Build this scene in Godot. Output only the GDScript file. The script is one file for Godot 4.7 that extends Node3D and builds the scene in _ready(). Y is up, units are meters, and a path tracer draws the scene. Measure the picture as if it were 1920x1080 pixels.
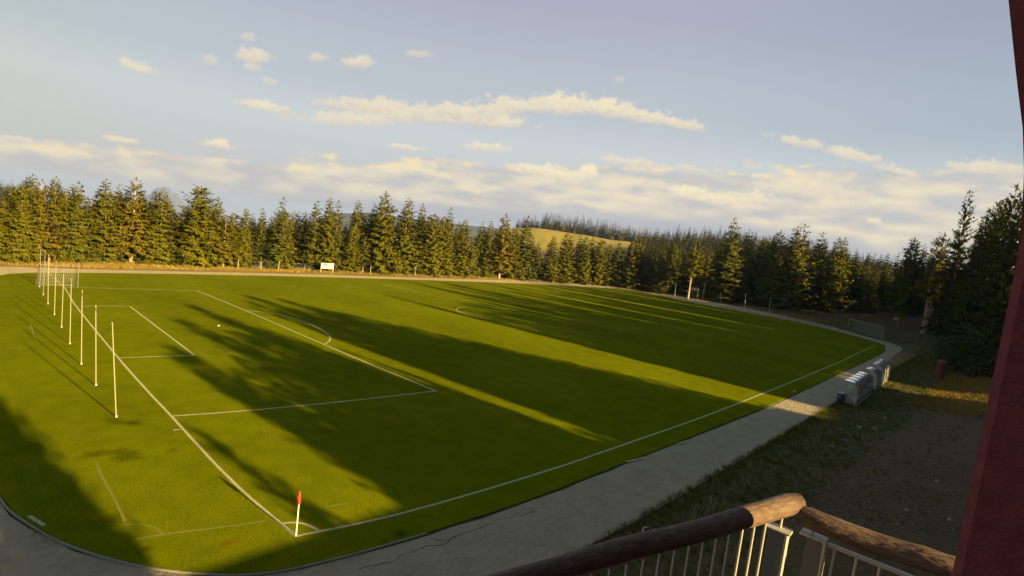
extends Node3D
# A mountain football pitch at low sun, seen from the balcony of a house. Units are metres; the near corner flag stands close to (0, 0, 0), +x runs along the near touchline, -z along the near goal line.

const EYE := Vector3(-8.57, 11.31, 17.08)
const YAW := -0.8084
const PITCH := -0.097
const ROLL := 0.12
const LENS := 1055.8            # focal length in pixels of a 1920 wide picture
const SUN_TURN := 0.105         # shadows drift this far to -x while they run towards -z
const SUN_RISE := 0.283         # tangent of the sun's elevation
const EXPOSURE := 3.6

var look: Basis
var rng := RandomNumberGenerator.new()
var fn := FastNoiseLite.new()
var M := {}
var used := {}
var spruce_kind := []
var mini_kind := []

func _ready():
	rng.seed = 7
	fn.seed = 3; fn.noise_type = FastNoiseLite.TYPE_SIMPLEX_SMOOTH; fn.frequency = 1.0; fn.fractal_octaves = 4
	look = Basis.from_euler(Vector3(PITCH, YAW, ROLL))
	var cam := Camera3D.new(); cam.name = "camera"; add_child(cam)
	cam.transform = Transform3D(look, EYE)
	cam.fov = rad_to_deg(2.0 * atan(540.0 / LENS)); cam.near = 0.1; cam.far = 20000.0; cam.current = true
	var sun := DirectionalLight3D.new(); sun.name = "sun"; add_child(sun)
	var d := Vector3(-SUN_TURN, -SUN_RISE * 1.0055, -1.0).normalized()
	sun.transform = Transform3D(Basis.looking_at(d, Vector3.UP), Vector3(0, 60, 100))
	sun.light_color = Color(1.0, 0.84, 0.55); sun.light_energy = 1.6; sun.light_angular_distance = 0.5; sun.shadow_enabled = true
	var we := WorldEnvironment.new(); we.name = "world_environment"; add_child(we)
	var env := Environment.new(); we.environment = env
	env.background_mode = Environment.BG_SKY
	var sky := Sky.new(); var pm := PanoramaSkyMaterial.new()
	pm.panorama = sky_picture(); sky.sky_material = pm; env.sky = sky
	env.tonemap_mode = Environment.TONE_MAPPER_LINEAR; env.tonemap_exposure = EXPOSURE
	env.sdfgi_enabled = true; env.ssao_enabled = true; env.ssil_enabled = true
	env.fog_enabled = true; env.fog_density = 0.0001; env.fog_light_color = Color(0.62, 0.74, 1.0)
	materials()
	build_terrain()
	build_track_and_pitch()
	build_house()
	build_railing()
	tree_kinds()
	plant_front_trees()
	plant_back_trees()
	plant_sun_side_trees()
	plant_hills()
	build_posts_and_flags()
	build_goals()
	build_shelters()
	build_fences()
	build_small_things()
	build_ground_cover()

# ---------------------------------------------------------------- helpers
func ss(a: float, b: float, x: float) -> float:
	var t := clampf((x - a) / (b - a), 0.0, 1.0)
	return t * t * (3.0 - 2.0 * t)

func lin(r: float, g: float, b: float) -> Color:                 # sRGB 0..255 to linear
	return Color(r / 255.0, g / 255.0, b / 255.0).srgb_to_linear()

func alb(r: float, g: float, b: float) -> Color:                 # linear base colour for albedo_color
	return Color(r, g, b).linear_to_srgb()

func ray(px: float, py: float) -> Vector3:                       # direction with horizontal length 1
	var v := look * Vector3((px - 960.0) / LENS, (540.0 - py) / LENS, -1.0)
	return v / Vector2(v.x, v.z).length()

func g(px: float, py: float, y := 0.05) -> Vector3:              # a measured point on level ground
	var v := ray(px, py)
	return EYE + v * ((y - EYE.y) / v.y)

func hit(px: float, py: float) -> Vector3:                       # a measured point on the terrain
	var v := ray(px, py)
	var s := 6.0
	while s < 900.0:
		var p := EYE + v * s
		if p.y < height(p.x, p.z): break
		s += 0.1 + s * 0.004
	return Vector3(EYE.x + v.x * s, height(EYE.x + v.x * s, EYE.z + v.z * s), EYE.z + v.z * s)

func height(x: float, z: float) -> float:
	var y := -0.05
	var dx := x - EYE.x
	var dz := z - EYE.z
	var dist := sqrt(dx * dx + dz * dz)
	var head := rad_to_deg(atan2(dx, -dz))
	y += 2.4 * ss(8.5, 24.0, z) * ss(28.0, 72.0, x)
	y += 4.0 * ss(130.0, 168.0, x) * ss(-70.0, -30.0, z)
	var out := maxf(maxf(-78.0 - z, x - 130.0), maxf(z - 8.0, -14.0 - x))
	if out > 0.0:
		y += 0.12 * ss(0.0, 5.0, out) * (fn.get_noise_2d(x * 0.22, z * 0.22) + 0.4)
	if dist > 110.0:
		if head > -100.0: y -= 460.0 * ss(110.0, 4200.0, dist) * (1.0 - ss(30.0, 48.0, head))
		y += bump(head, dist, 52.0, 640.0, 112.0, 130.0, 19.5, dx, dz, true)
		y += bump(head, dist, 67.5, 440.0, 72.0, 90.0, 19.0, dx, dz)
		y += bump(head, dist, 80.0, 420.0, 80.0, 110.0, 4.5, dx, dz)
		y += bump(head, dist, 1.5, 600.0, 70.0, 120.0, 8.0, dx, dz)
		y += 3.0 * ss(200.0, 420.0, dist) * fn.get_noise_2d(x * 0.008, z * 0.008)
	return y

func bump(_head: float, _dist: float, h0: float, d0: float, side: float, deep: float, tall: float, dx: float, dz: float, flat := false) -> float:
	var a := deg_to_rad(h0)
	var along := dx * sin(a) - dz * cos(a) - d0
	var across := dx * cos(a) + dz * sin(a)
	var q := across * across / (side * side)
	return tall * exp(-along * along / (deep * deep) - (q * q if flat else q))

func numbered(base: String, parent: Node) -> String:
	var key := str(parent.get_instance_id()) + "/" + base
	var n: int = used.get(key, 0)
	used[key] = n + 1
	return base if n == 0 else "%s_%03d" % [base, n]

func obj(called: String, mesh: Mesh, mat: Material, parent: Node = self) -> MeshInstance3D:
	var o := MeshInstance3D.new(); o.name = numbered(called, parent); o.mesh = mesh
	if mat: o.material_override = mat
	parent.add_child(o, true)
	return o

func tag(o: Node, label: String, category: String, group := "", kind := "") -> Node:
	if label: o.set_meta("label", label)
	if category: o.set_meta("category", category)
	if group: o.set_meta("group", group)
	if kind: o.set_meta("kind", kind)
	return o

func thing(called: String, label: String, category: String, at := Vector3.ZERO, turn := 0.0, group := "") -> Node3D:
	var o := Node3D.new(); o.name = numbered(called, self); add_child(o, true)
	o.position = at; o.rotation.y = turn
	tag(o, label, category, group)
	return o

func mb() -> SurfaceTool:
	var st := SurfaceTool.new(); st.begin(Mesh.PRIMITIVE_TRIANGLES)
	return st

func done(st: SurfaceTool, smooth := false) -> ArrayMesh:
	if not smooth: pass
	st.generate_normals()
	return st.commit()

func tri(st: SurfaceTool, a: Vector3, b: Vector3, c: Vector3):    # counter-clockwise from outside
	for p in [a, c, b]:
		st.set_uv(Vector2(p.x + p.y * 0.3, p.z + p.y)); st.add_vertex(p)

func quad(st: SurfaceTool, a: Vector3, b: Vector3, c: Vector3, d: Vector3):
	tri(st, a, b, c); tri(st, a, c, d)

func box(st: SurfaceTool, c: Vector3, s: Vector3, b := Basis.IDENTITY, bevel := 0.0):
	st.set_smooth_group(-1)
	var h := s * 0.5
	var e := minf(bevel, minf(h.x, minf(h.y, h.z)) * 0.9)
	if e <= 0.0:
		var v := []
		for k in 8: v.append(c + b * Vector3(h.x if k & 1 else -h.x, h.y if k & 2 else -h.y, h.z if k & 4 else -h.z))
		quad(st, v[4], v[5], v[7], v[6]); quad(st, v[1], v[0], v[2], v[3]); quad(st, v[5], v[1], v[3], v[7])
		quad(st, v[0], v[4], v[6], v[2]); quad(st, v[6], v[7], v[3], v[2]); quad(st, v[0], v[1], v[5], v[4])
		return
	var pts := []                                                  # chamfered: a face each, an edge strip each, a corner each
	for k in 8:
		var sg := Vector3(1 if k & 1 else -1, 1 if k & 2 else -1, 1 if k & 4 else -1)
		pts.append([c + b * Vector3(sg.x * h.x, sg.y * (h.y - e), sg.z * (h.z - e)), c + b * Vector3(sg.x * (h.x - e), sg.y * h.y, sg.z * (h.z - e)), c + b * Vector3(sg.x * (h.x - e), sg.y * (h.y - e), sg.z * h.z)])
	for f in [[5, 1, 3, 7, 0], [0, 4, 6, 2, 0], [6, 7, 3, 2, 1], [0, 1, 5, 4, 1], [4, 5, 7, 6, 2], [1, 0, 2, 3, 2]]:
		quad(st, pts[f[0]][f[4]], pts[f[1]][f[4]], pts[f[2]][f[4]], pts[f[3]][f[4]])
	for k in 8:
		for ax in 3:
			var o: int = k ^ (1 << ax)
			if o < k: continue
			var u := (ax + 1) % 3
			var w := (ax + 2) % 3
			facing(st, pts[k][u], pts[k][w], pts[o][w], pts[o][u], c)
	for k in 8:
		var n: Vector3 = (pts[k][1] - pts[k][0]).cross(pts[k][2] - pts[k][0])
		if n.dot(pts[k][0] - c) > 0.0: tri(st, pts[k][0], pts[k][1], pts[k][2])
		else: tri(st, pts[k][0], pts[k][2], pts[k][1])

func facing(st: SurfaceTool, a: Vector3, b: Vector3, c: Vector3, d: Vector3, from: Vector3):
	if (b - a).cross(c - a).dot(a - from) > 0.0: quad(st, a, b, c, d)
	else: quad(st, a, d, c, b)

func tube(st: SurfaceTool, path: Array, radii: Array, sides := 8, capped := true):
	var rings := []
	var side := Vector3.ZERO
	var run := 0.0
	for k in path.size():
		var t: Vector3 = (path[mini(k + 1, path.size() - 1)] - path[maxi(k - 1, 0)]).normalized()
		if k == 0: side = t.cross(Vector3(0.31, 0.2, 0.93) if absf(t.y) > 0.8 else Vector3.UP).normalized()
		else: side = (side - t * side.dot(t)).normalized()
		var up := t.cross(side)
		if k > 0: run += path[k].distance_to(path[k - 1])
		var ring := []
		for s in sides + 1:
			var a := TAU * s / sides
			ring.append([path[k] + (side * cos(a) + up * sin(a)) * float(radii[k]), Vector2(float(s) / sides, run)])
		rings.append(ring)
	st.set_smooth_group(1)
	for k in path.size() - 1:
		for s in sides:
			var q := [rings[k][s], rings[k][s + 1], rings[k + 1][s + 1], rings[k + 1][s]]
			for i in [0, 1, 2, 0, 2, 3]:
				st.set_uv(q[i][1]); st.add_vertex(q[i][0])
	if capped:
		st.set_smooth_group(-1)
		for s in sides:
			tri(st, path[0], rings[0][s + 1][0], rings[0][s][0]) if false else tri(st, path[0], rings[0][s][0], rings[0][s + 1][0])
			tri(st, path[-1], rings[-1][s + 1][0], rings[-1][s][0])

func bar(st: SurfaceTool, a: Vector3, b: Vector3, r: float, sides := 6):
	tube(st, [a, b], [r, r], sides)

func spline(pts: Array, step: float, closed := false) -> PackedVector3Array:
	var out := PackedVector3Array()
	var n := pts.size()
	var last := n if closed else n - 1
	for k in last:
		var p0: Vector3 = pts[(k - 1 + n) % n] if closed or k > 0 else pts[0] * 2.0 - pts[1]
		var p1: Vector3 = pts[k]
		var p2: Vector3 = pts[(k + 1) % n]
		var p3: Vector3 = pts[(k + 2) % n] if closed or k + 2 < n else p2 * 2.0 - p1
		var m := maxi(1, int(p1.distance_to(p2) / step))
		for i in m: out.append(p1.cubic_interpolate(p2, p0, p3, float(i) / m))
	if not closed: out.append(pts[-1])
	return out

func strip(pts: PackedVector3Array, width: float, rough := 0.0) -> ArrayMesh:   # a painted line lying on the ground
	var st := mb()
	st.set_smooth_group(-1)
	var n := pts.size()
	var left := []
	var right := []
	for k in n:
		var t := (pts[mini(k + 1, n - 1)] - pts[maxi(k - 1, 0)]).normalized()
		var s := Vector3(-t.z, 0, t.x) * width * 0.5
		left.append(pts[k] + s * (1.0 + rough * rng.randf_range(-1, 1))); right.append(pts[k] - s * (1.0 + rough * rng.randf_range(-1, 1)))
	for k in n - 1: facing(st, left[k], right[k], right[k + 1], left[k + 1], left[k] - Vector3.UP)
	return done(st)

func sheet(poly: PackedVector3Array, y: float, skirt: float, cell := 0.0) -> ArrayMesh:   # a level slab with a side skirt
	var flat := PackedVector2Array()
	for p in poly: flat.append(Vector2(p.x, p.z))
	var st := mb()
	st.set_smooth_group(-1)
	var idx := Geometry2D.triangulate_polygon(flat)
	for k in range(0, idx.size(), 3):
		var a := Vector3(flat[idx[k]].x, y, flat[idx[k]].y)
		var b := Vector3(flat[idx[k + 1]].x, y, flat[idx[k + 1]].y)
		var c := Vector3(flat[idx[k + 2]].x, y, flat[idx[k + 2]].y)
		if (b - a).cross(c - a).y < 0.0:
			var t := b; b = c; c = t
		for p in [a, c, b]:
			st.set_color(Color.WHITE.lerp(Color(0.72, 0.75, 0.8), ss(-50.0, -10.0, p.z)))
			st.set_uv(Vector2((p.x + 12.0) / 140.0, (p.z + 78.0) / 90.0)); st.set_uv2(Vector2(p.x, p.z) / 3.0); st.add_vertex(p)
	if skirt > 0.0:
		var n := flat.size()
		for k in n:
			var a := Vector3(flat[k].x, y, flat[k].y)
			var b := Vector3(flat[(k + 1) % n].x, y, flat[(k + 1) % n].y)
			for p in [a, b, b - Vector3(0, skirt, 0), a, b - Vector3(0, skirt, 0), a - Vector3(0, skirt, 0)]:
				st.set_uv(Vector2((p.x + 12.0) / 140.0, (p.z + 78.0) / 90.0)); st.set_uv2(Vector2(p.x, p.z) / 3.0); st.add_vertex(p)
	return done(st)

# ---------------------------------------------------------------- sky
func sky_color(az: float, el: float) -> Color:
	var e := maxf(el, -2.0)
	var c := lin(196, 200, 204)
	c = lin(200, 200, 198).lerp(lin(203, 211, 214), ss(1.0, 9.0, e))
	c = c.lerp(lin(188, 197, 206), ss(8.0, 13.0, e))
	c = c.lerp(lin(172, 178, 195), ss(12.5, 22.0, e))
	c = c.lerp(lin(100, 106, 128), ss(20.0, 60.0, e))
	c = c.lerp(lin(70, 76, 96), ss(55.0, 90.0, e))
	var side := wrapf(az, -180.0, 180.0)
	c = c.lerp(c * Color(0.80, 0.85, 0.90), ss(55.0, 95.0, side) * ss(6.0, 12.0, e))
	c = c.lerp(c * Color(0.97, 1.0, 0.86), (1.0 - ss(-10.0, 20.0, side)) * ss(0.0, 6.0, e))
	# the cloud deck along the horizon: thin grey blue under a cream layer
	var n1 := fn.get_noise_3d(side * 0.055, el * 0.32, 1.0)
	var n2 := fn.get_noise_3d(side * 0.16, el * 0.62, 4.0)
	var n3 := fn.get_noise_3d(side * 0.5, el * 1.1, 9.0)
	var near := ss(-60.0, -10.0, side) * (1.0 - ss(110.0, 160.0, side))
	var top := lerpf(2.2, 9.0, ss(0.0, 78.0, side)) + n1 * 1.6 + n3 * 0.5
	var base := lerpf(0.3, 3.2, ss(0.0, 70.0, side)) + n1 * 0.5 - 1.0 * ss(62.0, 85.0, side)
	var deck := ss(top + 0.7, top - 0.5, el) * ss(base - 0.9, base + 0.9, el)
	var dcol := lin(208, 202, 193).lerp(lin(238, 225, 198), ss(-0.35, 0.5, n2))
	dcol = dcol.lerp(lin(188, 188, 193), ss(0.05, 0.5, -n2) * 0.7)
	c = c.lerp(dcol, deck * clampf(0.82 + n2 * 0.42, 0.45, 0.96))
	# under it the grey blue haze
	c = c.lerp(lin(176, 179, 190), ss(base + 0.8, base - 0.8, el) * ss(-3.0, 1.0, el) * clampf(0.66 + n2 * 0.3, 0.3, 0.9) * ss(12.0, 34.0, side))
	# cream rim along the deck's upper edge
	c = c.lerp(lin(247, 228, 182), ss(0.9, 0.1, absf(el - top + 0.2)) * ss(0.0, 0.42, n3 + n2 * 0.5) * 0.75 * near)
	# single clouds: heading, elevation, half width, half height, tilt, brightness
	for q in CLOUDS:
		var dx: float = side - q[0]
		if absf(dx) > q[2] * 1.7: continue
		var dy: float = el - q[1] - dx * q[4]
		if absf(dy) > q[3] * 2.4: continue
		var r := sqrt(dx * dx / (q[2] * q[2]) + dy * dy / (q[3] * q[3]) * (1.0 if dy > 0.0 else 1.7))
		var w := fn.get_noise_3d(side * 0.55, el * 0.9, q[0]) * 0.55 + fn.get_noise_3d(side * 1.5, el * 2.4, q[0]) * 0.5 + fn.get_noise_3d(side * 4.0, el * 5.0, q[0]) * 0.18
		var a: float = ss(1.0, 0.55, r + w) * q[6]
		var light := clampf(0.55 + dy / q[3] * 0.5 + w * 0.6, 0.0, 1.0)
		var cc: Color = lin(206, 198, 192).lerp(lin(246, 230, 198), light)
		c = c.lerp(cc.lerp(lin(255, 242, 200), light * q[5]), a)
	if el < 0.0: c = c.lerp(lin(199, 197, 194), ss(0.0, -1.5, el))
	return c * (1.0 / EXPOSURE)

const CLOUDS := [
	[11.7, 9.6, 1.7, 0.6, -0.04, 0.1, 0.85], [16.9, 11.4, 0.7, 0.5, 0.0, 0.1, 0.55], [19.7, 13.9, 1.1, 0.45, 0.0, 0.0, 0.5], [20.3, 12.5, 1.7, 0.9, 0.12, 0.1, 0.85], [20.0, 11.6, 0.9, 0.6, 0.0, 0.0, 0.6],
	[25.5, 13.6, 1.1, 0.55, 0.1, 0.0, 0.7], [29.3, 13.9, 1.9, 0.7, 0.2, 0.1, 0.85], [34.6, 15.5, 1.7, 0.35, 0.12, 0.0, 0.55], [21.6, 10.7, 0.7, 0.35, 0.0, 0.0, 0.6], [21.4, 8.5, 2.5, 0.55, 0.02, 0.35, 0.85],
	[54.2, 15.6, 0.7, 0.3, 0.0, 0.0, 0.4], [30.0, 10.2, 5.5, 0.9, 0.10, 0.1, 0.8], [36.5, 10.3, 8.5, 1.25, 0.08, 0.1, 0.85], [29.0, 8.7, 6.5, 0.9, 0.13, 0.2, 0.75], [43.0, 10.6, 4.0, 0.8, 0.03, 0.5, 0.8],
	[44.5, 12.3, 3.6, 1.0, 0.05, 0.35, 0.9], [49.2, 12.8, 3.4, 1.3, 0.02, 0.45, 0.95], [53.6, 12.9, 3.4, 1.15, -0.02, 0.5, 0.95], [57.2, 12.5, 3.2, 0.9, -0.1, 0.4, 0.9], [60.6, 12.1, 2.6, 0.65, -0.12, 0.4, 0.85], [40.5, 11.2, 4.5, 1.0, 0.08, 0.2, 0.8],
	[47.6, 6.5, 2.8, 0.75, 0.02, 0.9, 0.95], [52.4, 6.7, 1.5, 0.8, 0.0, 1.0, 1.0], [50.0, 6.2, 3.0, 0.7, 0.0, 0.8, 0.85], [62.3, 5.8, 2.0, 0.9, 0.0, 0.9, 0.9], [68.0, 5.9, 2.6, 0.8, -0.02, 0.7, 0.8], [65.0, 5.4, 3.5, 0.6, -0.03, 0.7, 0.8], [78.0, 4.6, 1.0, 0.35, -0.1, 0.7, 0.8],
	[71.5, 10.9, 3.0, 0.5, -0.16, 0.3, 0.75], [75.6, 10.0, 2.3, 0.6, -0.18, 0.4, 0.85], [79.4, 8.8, 2.4, 0.45, -0.2, 0.4, 0.7], [84.5, 9.2, 3.2, 0.7, -0.06, 0.2, 0.8], [18.0, 4.6, 1.6, 0.5, 0.0, 0.8, 0.9], [11.0, 3.7, 1.4, 0.35, 0.02, 0.7, 0.8], [4.5, 2.5, 1.4, 0.3, 0.05, 0.6, 0.7],
	[34.5, 7.0, 2.0, 0.4, 0.04, 0.7, 0.7], [42.0, 8.0, 3.0, 0.6, 0.05, 0.5, 0.7], [56.0, 8.2, 4.0, 0.5, -0.03, 0.3, 0.7], [58.0, 4.5, 6.0, 0.7, -0.05, 0.1, 0.6], [73.0, 6.8, 6.0, 0.9, -0.04, 0.2, 0.7]]

func sky_picture() -> ImageTexture:
	var W := 3072
	var H := 1536
	# Godot reads a panorama from -z at its left edge round over +x
	var small := Image.create(256, 128, false, Image.FORMAT_RGBF)
	for y in 128:
		for x in 256: small.set_pixel(x, y, sky_color((x + 0.5) / 256.0 * 360.0, 90.0 - (y + 0.5) / 128.0 * 180.0))
	small.resize(W, H, Image.INTERPOLATE_CUBIC)
	var y0 := int((90.0 - 34.0) / 180.0 * H)
	var y1 := int((90.0 + 6.0) / 180.0 * H)
	for x in range(int(-14.0 / 360.0 * W), int(106.0 / 360.0 * W)):
		for y in range(y0, y1): small.set_pixel(posmod(x, W), y, sky_color((x + 0.5) / W * 360.0, 90.0 - (y + 0.5) / H * 180.0))
	return ImageTexture.create_from_image(small)

# ---------------------------------------------------------------- materials
func noise_tex(freq: float, seed_: int, ramp: Array, size := 512, oct := 4) -> NoiseTexture2D:
	var n := FastNoiseLite.new(); n.noise_type = FastNoiseLite.TYPE_SIMPLEX_SMOOTH; n.frequency = freq; n.seed = seed_; n.fractal_octaves = oct
	var t := NoiseTexture2D.new(); t.width = size; t.height = size; t.seamless = true; t.noise = n
	var gr := Gradient.new()
	gr.offsets = PackedFloat32Array(ramp.map(func(r): return r[0])); gr.colors = PackedColorArray(ramp.map(func(r): return r[1]))
	t.color_ramp = gr
	return t

func normal_tex(freq: float, seed_: int, strength: float, size := 512) -> NoiseTexture2D:
	var n := FastNoiseLite.new(); n.noise_type = FastNoiseLite.TYPE_SIMPLEX; n.frequency = freq; n.seed = seed_; n.fractal_octaves = 4
	var t := NoiseTexture2D.new(); t.width = size; t.height = size; t.seamless = true; t.noise = n; t.as_normal_map = true; t.bump_strength = strength
	return t

func mat(c: Color, rough := 0.9, metal := 0.0) -> StandardMaterial3D:
	var m := StandardMaterial3D.new(); m.albedo_color = c; m.roughness = rough; m.metallic = metal
	return m

func pitch_picture() -> ImageTexture:                             # turf tone over the whole field: mottling, faint mowing bands, wear and stains
	var W := 1400
	var H := 900
	var big := FastNoiseLite.new(); big.seed = 11; big.frequency = 0.006; big.fractal_octaves = 3
	var fine := FastNoiseLite.new(); fine.seed = 12; fine.frequency = 0.06; fine.fractal_octaves = 4
	var ia := big.get_image(W, H, false, false, false)
	var ib := fine.get_image(W, H, false, false, false)
	var da := ia.get_data()
	var db := ib.get_data()
	var out := PackedByteArray(); out.resize(W * H * 3)
	var base := Color(0.130, 0.156, 0.002)
	var spots := []
	for s in [[420, 1017, 0.35, 3], [440, 1010, 0.25, 3], [175, 850, 0.7, 1], [235, 853, 0.8, 1], [215, 788, 0.5, 1], [245, 793, 0.55, 1], [320, 842, 0.5, 1], [205, 975, 0.5, 2], [270, 1028, 0.3, 2], [745, 1000, 0.35, 1], [715, 1016, 0.3, 1]]:
		var p := g(s[0], s[1]); spots.append([p.x, p.z, s[2], s[3]])
	for y in H:
		var z := y / float(H) * 90.0 - 78.0
		for x in W:
			var i := y * W + x
			var a := (da[i] - 127) / 127.0
			var b := (db[i] - 127) / 127.0
			var wx := x / float(W) * 140.0 - 12.0
			var k := 1.0 + 0.16 * a + 0.15 * b + 0.035 * (1.0 if fposmod(wx, 11.0) < 5.5 else -1.0)
			var r := base.r * k * (1.0 + 0.10 * b)
			var gg := base.g * k
			var bb := base.b * k
			if wx < 8.0 and z > -30.0:
				for s in spots:
					var dd: float = Vector2(wx - s[0], (z - s[1])).length() / s[2] + b * 0.6
					if dd < 1.0:
						var w := 0.6 * (1.0 - dd)
						if s[3] == 3: r = lerpf(r, 0.16, w); gg = lerpf(gg, 0.075, w)
						else: r *= 1.0 - w * 0.8; gg *= 1.0 - w * 0.8
			var c := Color(r, gg, bb).linear_to_srgb()
			out[i * 3] = int(clampf(c.r, 0, 1) * 255); out[i * 3 + 1] = int(clampf(c.g, 0, 1) * 255); out[i * 3 + 2] = int(clampf(c.b, 0, 1) * 255)
	return ImageTexture.create_from_image(Image.create_from_data(W, H, false, Image.FORMAT_RGB8, out))

func materials():
	var m := StandardMaterial3D.new(); m.roughness = 1.0; m.albedo_texture = pitch_picture()
	m.detail_enabled = true; m.detail_uv_layer = BaseMaterial3D.DETAIL_UV_2; m.detail_blend_mode = BaseMaterial3D.BLEND_MODE_MUL
	m.detail_albedo = noise_tex(0.05, 8, [[0.0, Color(0.74, 0.76, 0.7)], [0.5, Color(0.97, 0.97, 0.95)], [1.0, Color(1, 1, 1)]], 512, 5)
	m.specular_mode = BaseMaterial3D.SPECULAR_DISABLED
	M.turf = m
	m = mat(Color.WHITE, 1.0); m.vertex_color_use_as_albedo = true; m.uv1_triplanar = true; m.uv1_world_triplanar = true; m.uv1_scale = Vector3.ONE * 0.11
	m.albedo_texture = noise_tex(0.02, 21, [[0.0, Color(0.74, 0.72, 0.68)], [0.45, Color(0.9, 0.9, 0.88)], [1.0, Color(1, 1, 1)]], 1024, 6)
	m.normal_enabled = true; m.normal_texture = normal_tex(0.04, 22, 3.0)
	M.earth = m
	m = mat(Color.WHITE, 0.92); m.uv1_triplanar = true; m.uv1_world_triplanar = true; m.uv1_scale = Vector3.ONE * 0.07
	m.albedo_texture = noise_tex(0.008, 31, [[0.0, alb(0.32, 0.28, 0.16)], [0.5, alb(0.38, 0.335, 0.20)], [1.0, alb(0.43, 0.375, 0.23)]], 1024, 7)
	m.normal_enabled = true; m.normal_texture = normal_tex(0.06, 32, 3.0); m.normal_scale = 0.5
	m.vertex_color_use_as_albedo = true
	M.track = m
	M.kerb = mat(alb(0.24, 0.23, 0.18), 0.95)
	M.soil = mat(alb(0.03, 0.026, 0.015), 1.0)
	m = mat(Color.WHITE, 0.9); m.uv1_triplanar = true; m.uv1_world_triplanar = true; m.uv1_scale = Vector3.ONE * 0.5
	m.albedo_texture = noise_tex(0.03, 41, [[0.0, alb(0.22, 0.22, 0.09)], [0.4, alb(0.36, 0.36, 0.20)], [1.0, alb(0.48, 0.48, 0.32)]])
	M.paint = m
	m = m.duplicate(); m.albedo_texture = noise_tex(0.05, 42, [[0.0, alb(0.125, 0.138, 0.004)], [0.5, alb(0.138, 0.150, 0.010)], [1.0, alb(0.18, 0.19, 0.04)]])
	M.worn = m
	M.faint = mat(alb(0.19, 0.20, 0.07), 1.0)
	M.white = mat(alb(0.72, 0.70, 0.62), 0.5)
	M.pole = mat(alb(0.23, 0.23, 0.12), 0.7)
	M.goalgrey = mat(alb(0.24, 0.24, 0.20), 0.6)
	M.dullmetal = mat(alb(0.16, 0.165, 0.15), 0.6, 0.2)
	M.greymetal = mat(alb(0.36, 0.36, 0.36), 0.45, 0.4)
	M.red = mat(alb(0.75, 0.035, 0.02), 0.55)
	M.orange = mat(alb(0.8, 0.18, 0.02), 0.6)
	M.bark = mat(Color.WHITE, 1.0); M.bark.uv1_triplanar = true; M.bark.uv1_scale = Vector3(0.8, 0.25, 0.8)
	M.bark.albedo_texture = noise_tex(0.04, 51, [[0.0, alb(0.07, 0.05, 0.035)], [0.5, alb(0.15, 0.115, 0.08)], [1.0, alb(0.26, 0.21, 0.15)]])
	M.barklight = M.bark.duplicate(); M.barklight.albedo_texture = noise_tex(0.04, 52, [[0.0, alb(0.18, 0.14, 0.10)], [0.5, alb(0.32, 0.26, 0.19)], [1.0, alb(0.45, 0.38, 0.29)]])
	m = mat(Color.WHITE, 0.95); m.vertex_color_use_as_albedo = true; m.specular_mode = BaseMaterial3D.SPECULAR_DISABLED
	M.needles = m
	m = mat(Color.WHITE, 1.0); m.vertex_color_use_as_albedo = true; m.specular_mode = BaseMaterial3D.SPECULAR_DISABLED; m.backlight_enabled = true; m.backlight = Color(0.25, 0.22, 0.06)
	M.leaf = m
	m = mat(Color.WHITE, 0.85); m.uv1_triplanar = true; m.uv1_scale = Vector3.ONE * 1.3
	m.albedo_texture = noise_tex(0.02, 61, [[0.0, alb(0.125, 0.022, 0.026)], [0.5, alb(0.15, 0.028, 0.031)], [1.0, alb(0.18, 0.036, 0.038)]], 512, 6)
	m.normal_enabled = true; m.normal_texture = normal_tex(0.1, 62, 1.2)
	M.plaster = m
	M.roof = mat(alb(0.06, 0.03, 0.025), 0.8)
	m = mat(Color.WHITE, 0.8); m.uv1_scale = Vector3(1.0, 0.5, 1)
	m.albedo_texture = noise_tex(0.03, 71, [[0.0, alb(0.035, 0.018, 0.012)], [0.35, alb(0.085, 0.052, 0.034)], [0.7, alb(0.115, 0.080, 0.056)], [1.0, alb(0.19, 0.15, 0.115)]], 512, 6)
	m.normal_enabled = true; m.normal_texture = normal_tex(0.03, 72, 1.5)
	M.log = m
	M.steel = mat(alb(0.11, 0.115, 0.13), 0.5, 0.35)
	M.galv = mat(alb(0.42, 0.41, 0.36), 0.5, 0.3)
	m = mat(alb(0.93, 0.94, 0.94), 0.12, 0.85)
	M.panel = m
	m = mat(Color(0.62, 0.66, 0.66, 0.55), 0.25); m.transparency = BaseMaterial3D.TRANSPARENCY_ALPHA
	M.sheetclear = m
	M.net = mat(alb(0.30, 0.30, 0.26), 0.9)
	M.navy = mat(alb(0.02, 0.035, 0.06), 0.5)
	M.bluewire = mat(alb(0.10, 0.17, 0.24), 0.6, 0.2)
	M.stake = mat(alb(0.34, 0.28, 0.18), 0.95)
	M.dark = mat(alb(0.012, 0.012, 0.011), 1.0)
	M.rope = mat(alb(0.05, 0.05, 0.04), 0.9)
	M.stone = mat(alb(0.24, 0.22, 0.19), 0.95)

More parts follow.
